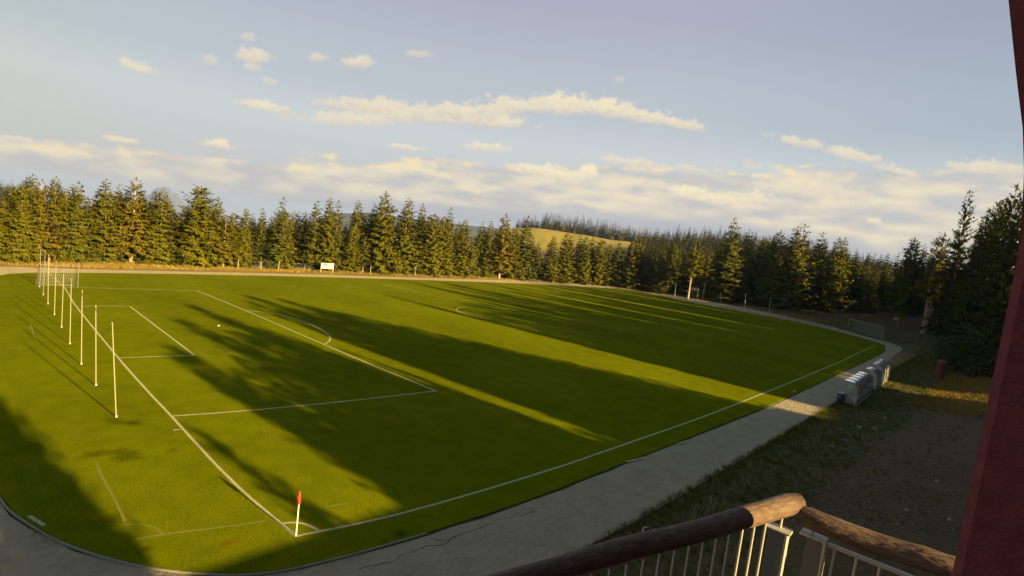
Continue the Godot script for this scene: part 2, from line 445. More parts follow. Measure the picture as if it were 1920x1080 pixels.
# ---------------------------------------------------------------- ground
func build_terrain():
	var radii := [0.0]
	var r := 4.0
	while r < 7000.0:
		radii.append(r); r *= 1.035 if r < 300.0 else 1.09
	var heads := []
	var a := -180.0
	while a < 180.0:
		heads.append(a); a += 0.7 if a > -12.0 and a < 112.0 else 4.0
	var vs := PackedVector3Array()
	var cs := PackedColorArray()
	var ix := PackedInt32Array()
	for k in radii.size():
		for hd in heads:
			var x: float = EYE.x + sin(deg_to_rad(hd)) * radii[k]
			var z: float = EYE.z - cos(deg_to_rad(hd)) * radii[k]
			vs.append(Vector3(x, height(x, z), z)); cs.append(earth_color(x, z))
	var n := heads.size()
	for k in radii.size() - 1:
		for j in n:
			var j2 := (j + 1) % n
			ix.append_array([k * n + j, (k + 1) * n + j, (k + 1) * n + j2, k * n + j, (k + 1) * n + j2, k * n + j2])
	var st := mb()
	var arr := []; arr.resize(Mesh.ARRAY_MAX)
	arr[Mesh.ARRAY_VERTEX] = vs; arr[Mesh.ARRAY_COLOR] = cs; arr[Mesh.ARRAY_INDEX] = ix
	var am := ArrayMesh.new(); am.add_surface_from_arrays(Mesh.PRIMITIVE_TRIANGLES, arr)
	st.create_from(am, 0); st.generate_normals()
	tag(obj("terrain", st.commit(), M.earth), "meadow and forest floor around the pitch, brown yard below the balcony", "", "", "structure")
	# far off: a low wooded ridge and one blue mountain
	ridge("distant_hill", 26.0, 50.0, 2700.0, 600.0, [[26, -1.2], [29, -0.05], [31.5, 0.28], [36, 0.2], [40.2, 0.2], [44.5, 0.28], [50, -0.2]], alb(0.035, 0.045, 0.03), "low wooded ridge behind the middle of the tree line")
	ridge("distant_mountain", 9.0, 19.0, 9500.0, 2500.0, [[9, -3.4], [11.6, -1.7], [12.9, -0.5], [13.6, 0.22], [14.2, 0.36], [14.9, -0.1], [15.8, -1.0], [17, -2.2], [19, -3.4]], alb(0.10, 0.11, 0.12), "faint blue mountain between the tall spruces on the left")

func earth_color(x: float, z: float) -> Color:
	var n := fn.get_noise_2d(x * 0.09, z * 0.09)
	var f := fn.get_noise_2d(x * 0.5, z * 0.5)
	var dry := Color(0.25, 0.185, 0.045).lerp(Color(0.16, 0.135, 0.035), clampf(0.5 + n + f * 0.5, 0, 1))
	var floor_ := Color(0.065, 0.048, 0.014).lerp(Color(0.105, 0.078, 0.022), clampf(0.5 + n, 0, 1))
	var grass := Color(0.065, 0.076, 0.012).lerp(Color(0.095, 0.088, 0.018), clampf(0.5 + f, 0, 1))
	var dirt := Color(0.090, 0.062, 0.012).lerp(Color(0.125, 0.088, 0.026), clampf(0.5 + n * 0.6 + f * 0.8, 0, 1))
	var dx := x - EYE.x
	var dz := z - EYE.z
	var dist := sqrt(dx * dx + dz * dz)
	var head := rad_to_deg(atan2(dx, -dz))
	var c := floor_
	c = c.lerp(dry, ss(-88.0, -82.5, z) * ss(142.0, 128.0, x))
	c = c.lerp(grass, ss(-40.0, -20.0, z) * ss(80.0, 110.0, x) * ss(150.0, 132.0, x))
	if z > 3.0 and x < 100.0:
		var k := ss(8.0, 10.5, z + n * 2.4 + f * 1.2 - 0.02 * x)
		c = grass.lerp(dirt, k)
		c = c.lerp(Color(0.23, 0.17, 0.04), ss(10.5, 12.5, z + n) * ss(19.0, 16.0, z + n) * ss(54.0, 60.0, x) * 0.8)
	if dist > 360.0 and head > 44.0 and head < 62.0:
		var w := ss(59.2, 58.2, head + n * 0.6) * ss(360.0, 420.0, dist)
		c = c.lerp(Color(0.33, 0.275, 0.006).lerp(Color(0.19, 0.185, 0.006), clampf(0.4 + fn.get_noise_2d(x * 0.012, z * 0.06) * 1.3, 0, 1)), w)
	return c

func ridge(called: String, a0: float, a1: float, dist: float, deep: float, prof: Array, col: Color, label: String):
	var st := mb(); st.set_smooth_group(1)
	var rows := []
	for i in 97:
		var hd := lerpf(a0, a1, i / 96.0)
		var el: float = prof[0][1]
		for k in prof.size() - 1:
			if hd >= prof[k][0]: el = lerpf(prof[k][1], prof[k + 1][1], ss(prof[k][0], prof[k + 1][0], hd))
		el += fn.get_noise_1d(hd * 2.2) * 0.06
		var row := []
		for j in 5:
			var dd: float = dist + deep * (j / 4.0 - 0.5)
			var y: float = lerpf(-200.0 - dist * 0.01, EYE.y + dist * tan(deg_to_rad(el)), [0.0, 0.72, 1.0, 0.7, 0.0][j])
			if j == 1 or j == 3: y += fn.get_noise_2d(hd * 3.0, j) * dist * 0.002
			row.append(Vector3(EYE.x + sin(deg_to_rad(hd)) * dd, y, EYE.z - cos(deg_to_rad(hd)) * dd))
		rows.append(row)
	for i in 96:
		for j in 4: facing(st, rows[i][j], rows[i][j + 1], rows[i + 1][j + 1], rows[i + 1][j], rows[i][j] - Vector3.UP)
	tag(obj(called, done(st), mat(col, 1.0)), label, "", "", "structure")

func pts(px: Array, y := 0.05) -> Array:
	return px.map(func(p): return g(p[0], p[1], y))

func line(called: String, px: Array, parent: Node, width := 0.12, m: Material = null, y := 0.054, rough := 0.12):
	obj(called, strip(spline(pts(px, y), 0.8), width, rough), m if m else M.paint, parent)

func build_track_and_pitch():
	var outer := [Vector3(-10.6, 0, -20), Vector3(-10.8, 0, -8), Vector3(-8.6, 0, 0), Vector3(-4.0, 0, 4.6), Vector3(2, 0, 6.0)] + pts([[1000, 1075], [1100, 1025], [1300, 915], [1560, 757], [1640, 700], [1676, 668], [1692, 655], [1682, 648], [1650, 638], [1500, 598], [1300, 560], [1150, 535], [1050, 527], [900, 524], [600, 515], [300, 508], [100, 503], [0, 500]], 0.0) + [Vector3(-8.5, 0, -66), Vector3(-10.4, 0, -50)]
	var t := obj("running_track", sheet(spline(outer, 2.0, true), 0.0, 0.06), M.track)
	tag(t, "pale grey track that runs round the grass pitch", "", "", "structure")
	var inner := pts([[0, 930], [60, 985], [150, 1030], [300, 1068], [480, 1077], [640, 1045], [800, 1000], [1000, 935], [1200, 857], [1440, 762], [1560, 707], [1630, 674], [1655, 661], [1658, 652], [1640, 641], [1500, 605], [1300, 568], [1210, 549], [1170, 543], [1080, 537], [900, 529], [600, 520], [300, 514], [100, 512], [40, 513], [0, 517]], 0.0) + [Vector3(-5.6, 0, -58), Vector3(-6.6, 0, -40), Vector3(-7.2, 0, -22), Vector3(-7.05, 0, -15)]
	var edge := spline(inner, 1.2, true)
	var p := obj("pitch", sheet(edge, 0.05, 0.08), M.turf)
	tag(p, "green football pitch with white lines", "", "", "structure")
	var soil := PackedVector3Array()
	var kerb := PackedVector3Array()
	for q in edge: soil.append(Vector3(q.x, 0.004, q.z))
	obj("soil_edge", strip(soil, 0.22, 0.4), M.soil, p)
	for q in spline([Vector3(-7.2, 0, -22), Vector3(-7.05, 0, -15)] + inner.slice(0, 7), 0.6): kerb.append(Vector3(q.x, 0.0, q.z))
	var st := mb()
	for k in kerb.size() - 1:
		var c := (kerb[k] + kerb[k + 1]) * 0.5
		var dv := kerb[k + 1] - kerb[k]
		var nrm := Vector3(dv.z, 0, -dv.x).normalized() * -0.05
		box(st, c + nrm + Vector3(0, 0.005, 0), Vector3(0.05, 0.11, dv.length() * 0.99), Basis.looking_at(dv.normalized(), Vector3.UP))
	obj("kerb", done(st), M.kerb, p)
	line("goal_line", [[555, 1005], [470.5, 934], [404, 870], [322, 781], [272, 728], [222, 671], [142.6, 574], [120, 538.5], [92, 513]], p)
	line("touchline", [[555, 1005], [722, 970], [893, 923], [1033, 880], [1093, 860], [1297.5, 789], [1340, 773], [1425, 740], [1565, 682.5], [1602, 665], [1640, 648]], p)
	line("penalty_area_line", [[322, 780], [447, 771], [639.6, 753], [818, 733]], p)
	line("penalty_area_line", [[818, 733], [700, 685], [607, 645.5], [460, 582], [370, 545]], p)
	line("penalty_area_line", [[120, 538.5], [250, 541.5], [370, 545]], p)
	line("goal_area_line", [[222, 671], [290, 668.5], [365, 666]], p)
	line("goal_area_line", [[365, 666], [300, 617], [243, 574]], p)
	line("goal_area_line", [[142.6, 574], [190, 573.6], [243, 574]], p)
	line("penalty_arc", [[460, 582], [480, 584], [520, 589], [566.7, 601.7], [600, 616.7], [618, 631], [617, 640], [607, 646]], p)
	line("corner_arc", [[530, 981], [548, 979.5], [565, 980.5], [580, 985], [597, 994]], p)
	line("corner_mark", [[325, 806.5], [338, 805]], p)
	line("halfway_line", [[715, 532], [760, 542], [805, 552]], p, 0.10, M.paint)
	line("halfway_line", [[805, 552], [900, 573], [985, 594]], p, 0.10, M.worn, 0.054, 0.5)
	var ring := []
	for k in 33:
		var a := TAU * k / 32.0
		var u := Vector2(cos(a), sin(a))
		ring.append(Vector3(49.2 + u.x * 8.6 + u.y * 2.0, 0.054, -32.6 + u.y * 9.6 + u.x * 2.2))
	obj("centre_circle", strip(spline(ring.slice(17, 23), 0.7), 0.14, 0.12), M.paint, p)
	obj("centre_circle", strip(spline(ring.slice(22, 33) + ring.slice(1, 18), 0.7), 0.10, 0.5), M.faint, p)
	for w in [[[180, 868], [208, 925], [235, 978]], [[235, 983], [262, 982], [290, 988], [307, 1001]], [[255, 1010], [312, 1001], [404, 990], [500, 976]], [[610, 950], [655, 943]], [[56, 608], [66, 634]]]:
		line("old_line", w, p, 0.09, M.worn, 0.053, 0.6)
	for w in [[[55, 967], [83, 985]], [[1270, 832], [1290, 826]], [[1175, 866], [1210, 857]], [[1487, 734], [1493, 732]]]:
		obj("edge_stone", strip(PackedVector3Array([g(w[0][0], w[0][1], 0.056), g(w[1][0], w[1][1], 0.056)]), 0.13), M.paint, p)
	for c in [[[672, 1067], [700, 1061], [730, 1055], [760, 1038], [800, 1023], [835, 1020], [848, 1008], [860, 1003], [882, 996], [900, 991], [935, 975], [960, 970], [975, 962]], [[900, 991], [903, 985], [905, 978]], [[806, 1008], [822, 1013], [842, 1013]], [[1000, 1066], [1020, 1058], [1045, 1050]], [[975, 968], [998, 960], [1000, 953], [985, 956]], [[1385, 796], [1400, 799], [1415, 799]], [[1383, 789], [1394, 792], [1404, 796]]]:
		var ps := pts(c, 0.005)
		var jag := []
		for k in ps.size() - 1:
			for i in 3: jag.append(ps[k].lerp(ps[k + 1], i / 3.0) + Vector3(rng.randf_range(-0.05, 0.05), 0, rng.randf_range(-0.05, 0.05)) * (1.0 if i else 0.0))
		jag.append(ps[-1])
		obj("crack", strip(PackedVector3Array(jag), 0.024, 0.8), M.dark, t)

# ---------------------------------------------------------------- house and railing
func build_house():
	var hs := thing("house", "dark red house wall at the right edge of the picture", "house")
	var st := mb()
	box(st, Vector3(-5.85, 7.0, 22.444), Vector3(1.5, 14.0, 10.9), Basis.IDENTITY, 0.02)          # the wing whose corner the camera sees
	obj("wall", done(st), M.plaster, hs)
	st = mb(); box(st, Vector3(-15.0, 7.0, 23.4), Vector3(16.79, 14.0, 9.0), Basis.IDENTITY, 0.02)
	obj("wall", done(st), M.plaster, hs)
	st = mb(); box(st, Vector3(-9.0, 8.15, 16.9), Vector3(6.2, 0.25, 4.0), Basis.IDENTITY, 0.02)
	obj("balcony_floor", done(st), M.stone, hs)
	# the plaster cornice under the eave, flaring out over the corner
	st = mb(); st.set_smooth_group(-1)
	var ledge := []
	for q in [[1.0, 87.55], [5.0, 87.35], [9.0, 86.9], [12.2, 86.3], [16.0, 85.3], [21.0, 84.0], [28.0, 82.0], [36.0, 79.5]]:
		var rr := 2.0
		ledge.append(EYE + Vector3(sin(deg_to_rad(q[1])) * rr, tan(deg_to_rad(q[0])) * rr, -cos(deg_to_rad(q[1])) * rr))
	for k in ledge.size() - 1:
		var p0: Vector3 = ledge[k]
		var p1: Vector3 = ledge[k + 1]
		var ex := Vector3(1.6, 0, 0)
		var ez := Vector3(0, 0, 1.0)
		facing(st, p0, p1, p1 + ez, p0 + ez, p0 + ex); facing(st, p0, p0 + ex, p1 + ex, p1, p0 + ez)
	obj("cornice", done(st), M.plaster, hs)
	st = mb()
	var rt := [Vector3(-24.2, 13.8, 18.4), Vector3(-4.4, 13.8, 18.4), Vector3(-4.4, 13.8, 28.6), Vector3(-24.2, 13.8, 28.6), Vector3(-20.0, 17.0, 23.5), Vector3(-8.0, 17.0, 23.5)]
	st.set_smooth_group(-1)
	quad(st, rt[1], rt[0], rt[4], rt[5]); quad(st, rt[3], rt[2], rt[5], rt[4]); tri(st, rt[2], rt[1], rt[5]); tri(st, rt[0], rt[3], rt[4]); quad(st, rt[0], rt[1], rt[2], rt[3])
	obj("roof", done(st), M.roof, hs)
	# lower wing beside it
	st = mb(); box(st, Vector3(2.15, 2.6, 25.0), Vector3(12.2, 5.2, 5.0), Basis.IDENTITY, 0.02)
	obj("wall", done(st), M.plaster, hs)
	st = mb(); st.set_smooth_group(-1)
	var x0 := -4.6
	var x1 := 8.3
	quad(st, Vector3(x0, 5.1, 22.1), Vector3(x1, 5.1, 22.1), Vector3(x1, 7.2, 25), Vector3(x0, 7.2, 25))
	quad(st, Vector3(x1, 5.1, 27.9), Vector3(x0, 5.1, 27.9), Vector3(x0, 7.2, 25), Vector3(x1, 7.2, 25))
	tri(st, Vector3(x1, 5.1, 22.1), Vector3(x1, 5.1, 27.9), Vector3(x1, 7.2, 25)); tri(st, Vector3(x0, 5.1, 27.9), Vector3(x0, 5.1, 22.1), Vector3(x0, 7.2, 25))
	obj("roof", done(st), M.roof, hs)

func build_railing():
	var D := 4.0
	var r := thing("balcony_railing", "balcony railing of two weathered logs on steel bars meeting in a corner", "railing")
	var k := ray(1486, 944) * D + EYE
	var e := EYE + ray(1788, 1052) * (D * 0.985)
	e.y = k.y
	var w := EYE + ray(960, 1092) * (D * 0.578)
	w.y = k.y + 0.01
	var far := w + (w - k).normalized() * 1.4
	var ld := (w - k).normalized()
	var rd := (e - k).normalized()
	for s in [[k - ld * 0.05, far, 0.070, 0.0, 0.5], [k + rd * 0.06 + Vector3(0, -0.05, 0), e + rd * 0.8 - Vector3(0, 0.02, 0), 0.067, 0.5, 0.9]]:
		var path := []
		var rad := []
		var n := 30
		for i in n + 1:
			var t := i / float(n)
			var p: Vector3 = s[0].lerp(s[1], t)
			path.append(p + Vector3(fn.get_noise_2d(t * 3.0, s[3]), fn.get_noise_2d(t * 3.0, s[3] + 7.0), 0) * 0.022)
			rad.append(s[2] * lerpf(1.0, s[4], t) * (1.0 + 0.05 * fn.get_noise_2d(t * 14.0, s[3] + 3.0)) * (0.86 if i == 0 else 1.0))
		var st := mb(); tube(st, path, rad, 18)
		obj("log_rail", done(st), M.log, r)
	# steel frame below the logs
	var up := Vector3.UP
	var low := k.y - 1.0
	var ay := k.y - 0.155
	for side in [[ld, 0.115, M.steel], [rd, 0.16, M.steel]]:
		var dv: Vector3 = side[0]
		var base: Vector3 = k + dv * side[1]
		var bb := Basis(rd, up, rd.cross(up))
		var st := mb(); box(st, Vector3(base.x, (ay + low) * 0.5, base.z), Vector3(0.10, ay - low, 0.022), bb, 0.003)
		var post := obj("post", done(st), M.steel, r)
		st = mb()
		var edge_at: Vector3 = base + rd * 0.058
		box(st, Vector3(edge_at.x, (ay + low) * 0.5, edge_at.z), Vector3(0.014, ay - low, 0.085), bb, 0.002)
		obj("edge_flange", done(st), M.galv, post)
		st = mb(); box(st, Vector3(base.x, ay + 0.006, base.z) - dv * 0.01, Vector3(0.15, 0.012, 0.10), bb, 0.002)
		obj("bracket", done(st), M.galv, post)
		st = mb(); bar(st, Vector3(base.x, ay, base.z) - dv * 0.02, Vector3(base.x, k.y - 0.04, base.z) - dv * 0.02, 0.008)
		obj("pin", done(st), M.galv, post)
	for side in [[ld, 2.9, 0.27, 0.05], [rd, 1.7, 0.27, 0.17]]:
		var dv: Vector3 = side[0]
		var ty: float = k.y - float(side[3])
		var bb := Basis(dv, up, dv.cross(up))
		var p0: Vector3 = k + dv * 0.2
		var p1: Vector3 = k + dv * float(side[1])
		var st := mb(); box(st, Vector3((p0.x + p1.x) * 0.5, ty, (p0.z + p1.z) * 0.5), Vector3(float(side[1]) - 0.2, 0.022, 0.03), bb, 0.003)
		obj("top_bar", done(st), M.galv, r)
		st = mb(); box(st, Vector3((p0.x + p1.x) * 0.5, low + 0.05, (p0.z + p1.z) * 0.5), Vector3(float(side[1]) - 0.2, 0.022, 0.03), bb, 0.003)
		obj("bottom_bar", done(st), M.galv, r)
		var proto := mb(); bar(proto, Vector3(0, low + 0.06, 0), Vector3(0, ty - 0.012, 0), 0.0075, 8)
		var bm := done(proto)
		var s: float = side[2]
		while s < float(side[1]):
			var o := obj("baluster", bm, M.galv, r)
			o.position = Vector3(k.x + dv.x * s, 0, k.z + dv.z * s)
			s += 0.118
	var st2 := mb()
	var pb: Vector3 = k + rd * 0.2
	tube(st2, [Vector3(pb.x - 0.03, k.y - 0.59, pb.z - 0.03), Vector3(pb.x + 0.03, k.y - 0.60, pb.z - 0.03), Vector3(pb.x + 0.03, k.y - 0.59, pb.z + 0.05)], [0.008, 0.008, 0.008], 6)
	obj("cable_tie", done(st2), M.dark, r)

# ---------------------------------------------------------------- trees
func frond(vs: PackedVector3Array, cs: PackedColorArray, p: Vector3, d: Vector3, w: Vector3, c: Color):
	var m := p + d * 0.45
	vs.append_array([p, m + w, m - w, m + w, p + d, m - w])
	for i in 6: cs.append(c)

func leaf_mesh(vs: PackedVector3Array, cs: PackedColorArray, round_ := 0.0) -> ArrayMesh:   # round_: how far the needles of a bough share its outward slant
	var ns := PackedVector3Array(); ns.resize(vs.size())
	for k in range(0, vs.size(), 3):
		var n := (vs[k + 2] - vs[k]).cross(vs[k + 1] - vs[k]).normalized()
		if round_ > 0.0:
			var o := vs[k] + vs[k + 1] + vs[k + 2]
			o.y = 0.0
			o = (o.normalized() + Vector3(0, 0.3, 0)).normalized()
			if n.dot(o) < 0.0:
				var t := vs[k + 1]
				vs[k + 1] = vs[k + 2]; vs[k + 2] = t
				n = -n
			n = (n * (1.0 - round_) + o * round_).normalized()
		ns[k] = n; ns[k + 1] = n; ns[k + 2] = n
	var arr := []; arr.resize(Mesh.ARRAY_MAX)
	arr[Mesh.ARRAY_VERTEX] = vs; arr[Mesh.ARRAY_NORMAL] = ns; arr[Mesh.ARRAY_COLOR] = cs
	var am := ArrayMesh.new(); am.add_surface_from_arrays(Mesh.PRIMITIVE_TRIANGLES, arr)
	return am

# a spruce 10 m tall and about 4 m wide; the copies are scaled to what the photograph shows
func make_spruce(seed_: int, base: float, dense: float, shape: float, gaps: float, tint: Color, light_bark := false, levels := 40, fine := 1.0) -> Node3D:
	var r := RandomNumberGenerator.new(); r.seed = seed_
	var o := Node3D.new()
	var vs := PackedVector3Array()
	var cs := PackedColorArray()
	var H := 10.0
	var lean := Vector3(r.randf_range(-0.12, 0.12), 0, r.randf_range(-0.12, 0.12))
	var lop := r.randf() * TAU
	for lv in levels:
		var t := (lv + r.randf_range(-0.3, 0.3)) / levels
		t = clampf(t, 0.0, 0.995)
		var y0 := lerpf(base * H, H * 0.985, t)
		var rad := 2.0 * pow(1.0 - t, shape) * r.randf_range(0.78, 1.12) * (0.75 + 0.25 * ss(0.0, 0.12, t)) + 0.10
		var n := int(lerpf(11.5, 5.4, t) * dense + 0.5)
		var a0 := r.randf() * TAU
		for b in n:
			if r.randf() < gaps: continue
			var y := y0 + r.randf_range(-0.5, 0.5) * H * (1.0 - base) / levels * 1.6
			var a := a0 + TAU * b / n + r.randf_range(-0.3, 0.3)
			var out := Vector3(cos(a), 0, sin(a))
			var side := Vector3(-out.z, 0, out.x)
			var L := rad * r.randf_range(0.66, 1.14) * (1.0 + 0.16 * cos(a - lop))
			if r.randf() < 0.06: L *= 1.22
			var rise := lerpf(-0.34, 0.42, pow(t, 0.8)) + r.randf_range(-0.1, 0.1)
			var hue := r.randf_range(0.84, 1.16)
			var c := Color(tint.r * hue * r.randf_range(0.92, 1.12), tint.g * hue, tint.b * hue)
			var s := 0.16 + 0.1 * r.randf()
			var step := lerpf(0.20, 0.13, t) * fine
			while s < L:
				var f := s / L
				var p := Vector3(0, y, 0) + lean * (y / H) * t + out * s + Vector3.UP * (rise * s + 0.16 * f * f * L - 0.08 * L * f)
				var size := lerpf(0.60, 0.30, t) * r.randf_range(0.7, 1.3) * (1.0 - 0.35 * f) * (0.4 + 0.6 * fine)
				for sg in [-1.0, 1.0, 0.2]:
					var d: Vector3 = (out * r.randf_range(0.25, 0.8) + side * sg * r.randf_range(0.3, 0.9) + Vector3.UP * r.randf_range(-1.1, 0.1)).normalized() * size
					var w: Vector3 = d.cross(Vector3.UP if r.randf() < 0.6 else out).normalized() * size * 0.20
					frond(vs, cs, p, d, w, c * r.randf_range(0.92, 1.08))
				s += step
			frond(vs, cs, Vector3(0, y, 0) + out * L * 0.85 + Vector3.UP * (rise * L + 0.04 * L), (out * 0.5 + Vector3.UP * r.randf_range(-0.15, 0.2)) * 0.5, side * 0.06, c * 1.1)
	for k in 5: frond(vs, cs, Vector3(0, H * 0.955, 0) + lean, Vector3(r.randf_range(-0.1, 0.1), r.randf_range(0.3, 0.5), r.randf_range(-0.1, 0.1)), Vector3(r.randf_range(-0.05, 0.05), 0, r.randf_range(-0.05, 0.05)), tint)
	var st := mb()
	var path := []
	var rr := []
	for k in 9:
		var f := k / 8.0
		path.append(Vector3(0, f * H * 0.99 - 0.15, 0) + lean * f * f + Vector3(r.randf_range(-0.02, 0.02), 0, r.randf_range(-0.02, 0.02))); rr.append(lerpf(0.16, 0.015, f))
	tube(st, path, rr, 7, false)
	var kb := 0
	while kb < int(base * 60.0):                                      # dead stubs on a bare stem
		var y := r.randf_range(0.5, base * H)
		var a := r.randf() * TAU
		var L := r.randf_range(0.15, 0.8)
		var p := Vector3(0, y, 0)
		tube(st, [p, p + Vector3(cos(a) * L, r.randf_range(-0.2, 0.05) * L, sin(a) * L)], [0.018, 0.006], 3, false)
		kb += 1
	var tr := MeshInstance3D.new(); tr.name = "trunk"; tr.mesh = done(st); tr.material_override = M.barklight if light_bark else M.bark; o.add_child(tr, true)
	var cr := MeshInstance3D.new(); cr.name = "crown"; cr.mesh = leaf_mesh(vs, cs, 0.6); cr.material_override = M.needles; o.add_child(cr, true)
	return o

func tree_kinds():
	var olive := Color(0.080, 0.082, 0.008)
	var green := Color(0.058, 0.066, 0.010)
	var brown := Color(0.090, 0.078, 0.010)
	for s in 5: spruce_kind.append(make_spruce(100 + s, 0.03 + 0.015 * s, 1.0, 0.68 + 0.07 * s, 0.06, olive.lerp(green, s / 5.0)))             # 0-4 full
	spruce_kind.append(make_spruce(201, 0.16, 0.75, 0.6, 0.25, brown, true))                                                              # 5 thin, brownish, pale stem
	spruce_kind.append(make_spruce(202, 0.42, 0.7, 0.55, 0.25, olive, true, 22))                                                            # 6 bare stem below
	spruce_kind.append(make_spruce(203, 0.06, 0.8, 0.95, 0.2, green))                                                                       # 7 slender spire
	spruce_kind.append(make_spruce(204, 0.05, 1.15, 0.45, 0.04, olive))                                                                     # 8 broad, blunt
	spruce_kind.append(make_spruce(205, 0.10, 0.7, 0.75, 0.3, green, false, 32))                                                           # 9 open crown, daylight through it
	spruce_kind.append(make_spruce(206, 0.22, 0.9, 0.55, 0.12, green))                                                                      # 10 clear of the ground
	spruce_kind.append(make_spruce(207, 0.05, 1.0, 0.6, 0.05, green * 0.8, false, 64, 0.55))                                              # 11 large and near: finer boughs
	spruce_kind.append(make_spruce(208, 0.10, 0.75, 0.7, 0.25, green * 0.8, false, 46, 0.55))                                              # 12 the same with an open top
	spruce_kind.append(make_spruce(209, 0.36, 1.1, 0.5, 0.05, green, true, 26))                                                             # 13 canopy high above the ground
	spruce_kind.append(make_spruce(210, 0.04, 1.15, 0.5, 0.03, green))                                                                      # 14 dense column with a pointed top
	spruce_kind.append(make_spruce(211, 0.2, 1.0, 0.6, 0.08, green * 0.8, true, 56, 0.55))                                                  # 15 large, stem bare at the foot
	for s in 4: mini_kind.append(make_mini(300 + s, [Color(0.05, 0.055, 0.014), Color(0.06, 0.06, 0.014), Color(0.042, 0.05, 0.014), Color(0.075, 0.064, 0.014)][s]))

func make_mini(seed_: int, tint: Color) -> ArrayMesh:             # a small far spruce, 10 m tall
	var r := RandomNumberGenerator.new(); r.seed = seed_
	var vs := PackedVector3Array()
	var cs := PackedColorArray()
	for lv in 15:
		var t := lv / 15.0
		var n := 7
		var a0 := r.randf() * TAU
		for b in n:
			var a := a0 + TAU * b / n + r.randf_range(-0.3, 0.3)
			var out := Vector3(cos(a), 0, sin(a))
			var L := 1.75 * pow(1.0 - t, 0.75) * r.randf_range(0.75, 1.15) + 0.15
			var c := tint * r.randf_range(0.75, 1.25)
			for f in [0.15, 0.5]:
				frond(vs, cs, Vector3(0, 0.4 + t * 9.3, 0) + out * L * f, (out + Vector3.UP * r.randf_range(-0.5, 0.1)) * L * 0.6, Vector3(-out.z, r.randf_range(-0.5, 0.5), out.x) * (0.16 + L * 0.2), c)
	frond(vs, cs, Vector3(0, 9.2, 0), Vector3(0.05, 0.9, 0), Vector3(0.08, 0, 0.05), tint)
	frond(vs, cs, Vector3(0, -0.2, 0), Vector3(0.0, 3.0, 0), Vector3(0.12, 0, 0.05), Color(0.1, 0.08, 0.05))
	return leaf_mesh(vs, cs, 0.6)

func plant(kind: int, at: Vector3, tall: float, wide: float, label: String, group: String, called := "spruce_tree") -> Node3D:
	var o: Node3D = spruce_kind[kind].duplicate()
	o.name = numbered(called, self); add_child(o, true)
	o.position = at - Vector3(0, 0.1, 0); o.rotation.y = rng.randf() * TAU
	o.scale = Vector3(wide / 4.0, tall / 10.0, wide / 4.0)
	tag(o, label, "tree", group)
	return o

func foot(x: float) -> float:                                     # where the tree line meets the ground in the photograph
	var b := [[-60, 494], [0, 494], [200, 491], [400, 500], [640, 509], [940, 523], [1160, 538], [1300, 561], [1490, 579], [1570, 583], [1700, 596], [1800, 603], [1960, 618]]
	for k in b.size() - 1:
		if x <= b[k + 1][0]: return lerpf(b[k][1], b[k + 1][1], (x - b[k][0]) / float(b[k + 1][0] - b[k][0]))
	return 618.0

func spot(x: float, yt: float, back: float, reach := 0.0) -> Array:   # [place, height] of a tree from the top that the photograph shows
	var yb := foot(x)
	var p := hit(x - (yb - yt) * 0.07, yb)
	var v := ray(x, yt)
	var dist := Vector2(p.x - EYE.x, p.z - EYE.z).length() + back
	if reach > 0.0: dist = reach
	var at := Vector3(EYE.x + v.x * dist, 0, EYE.z + v.z * dist)
	at.y = height(at.x, at.z)
	return [at, EYE.y + v.y * dist - at.y]

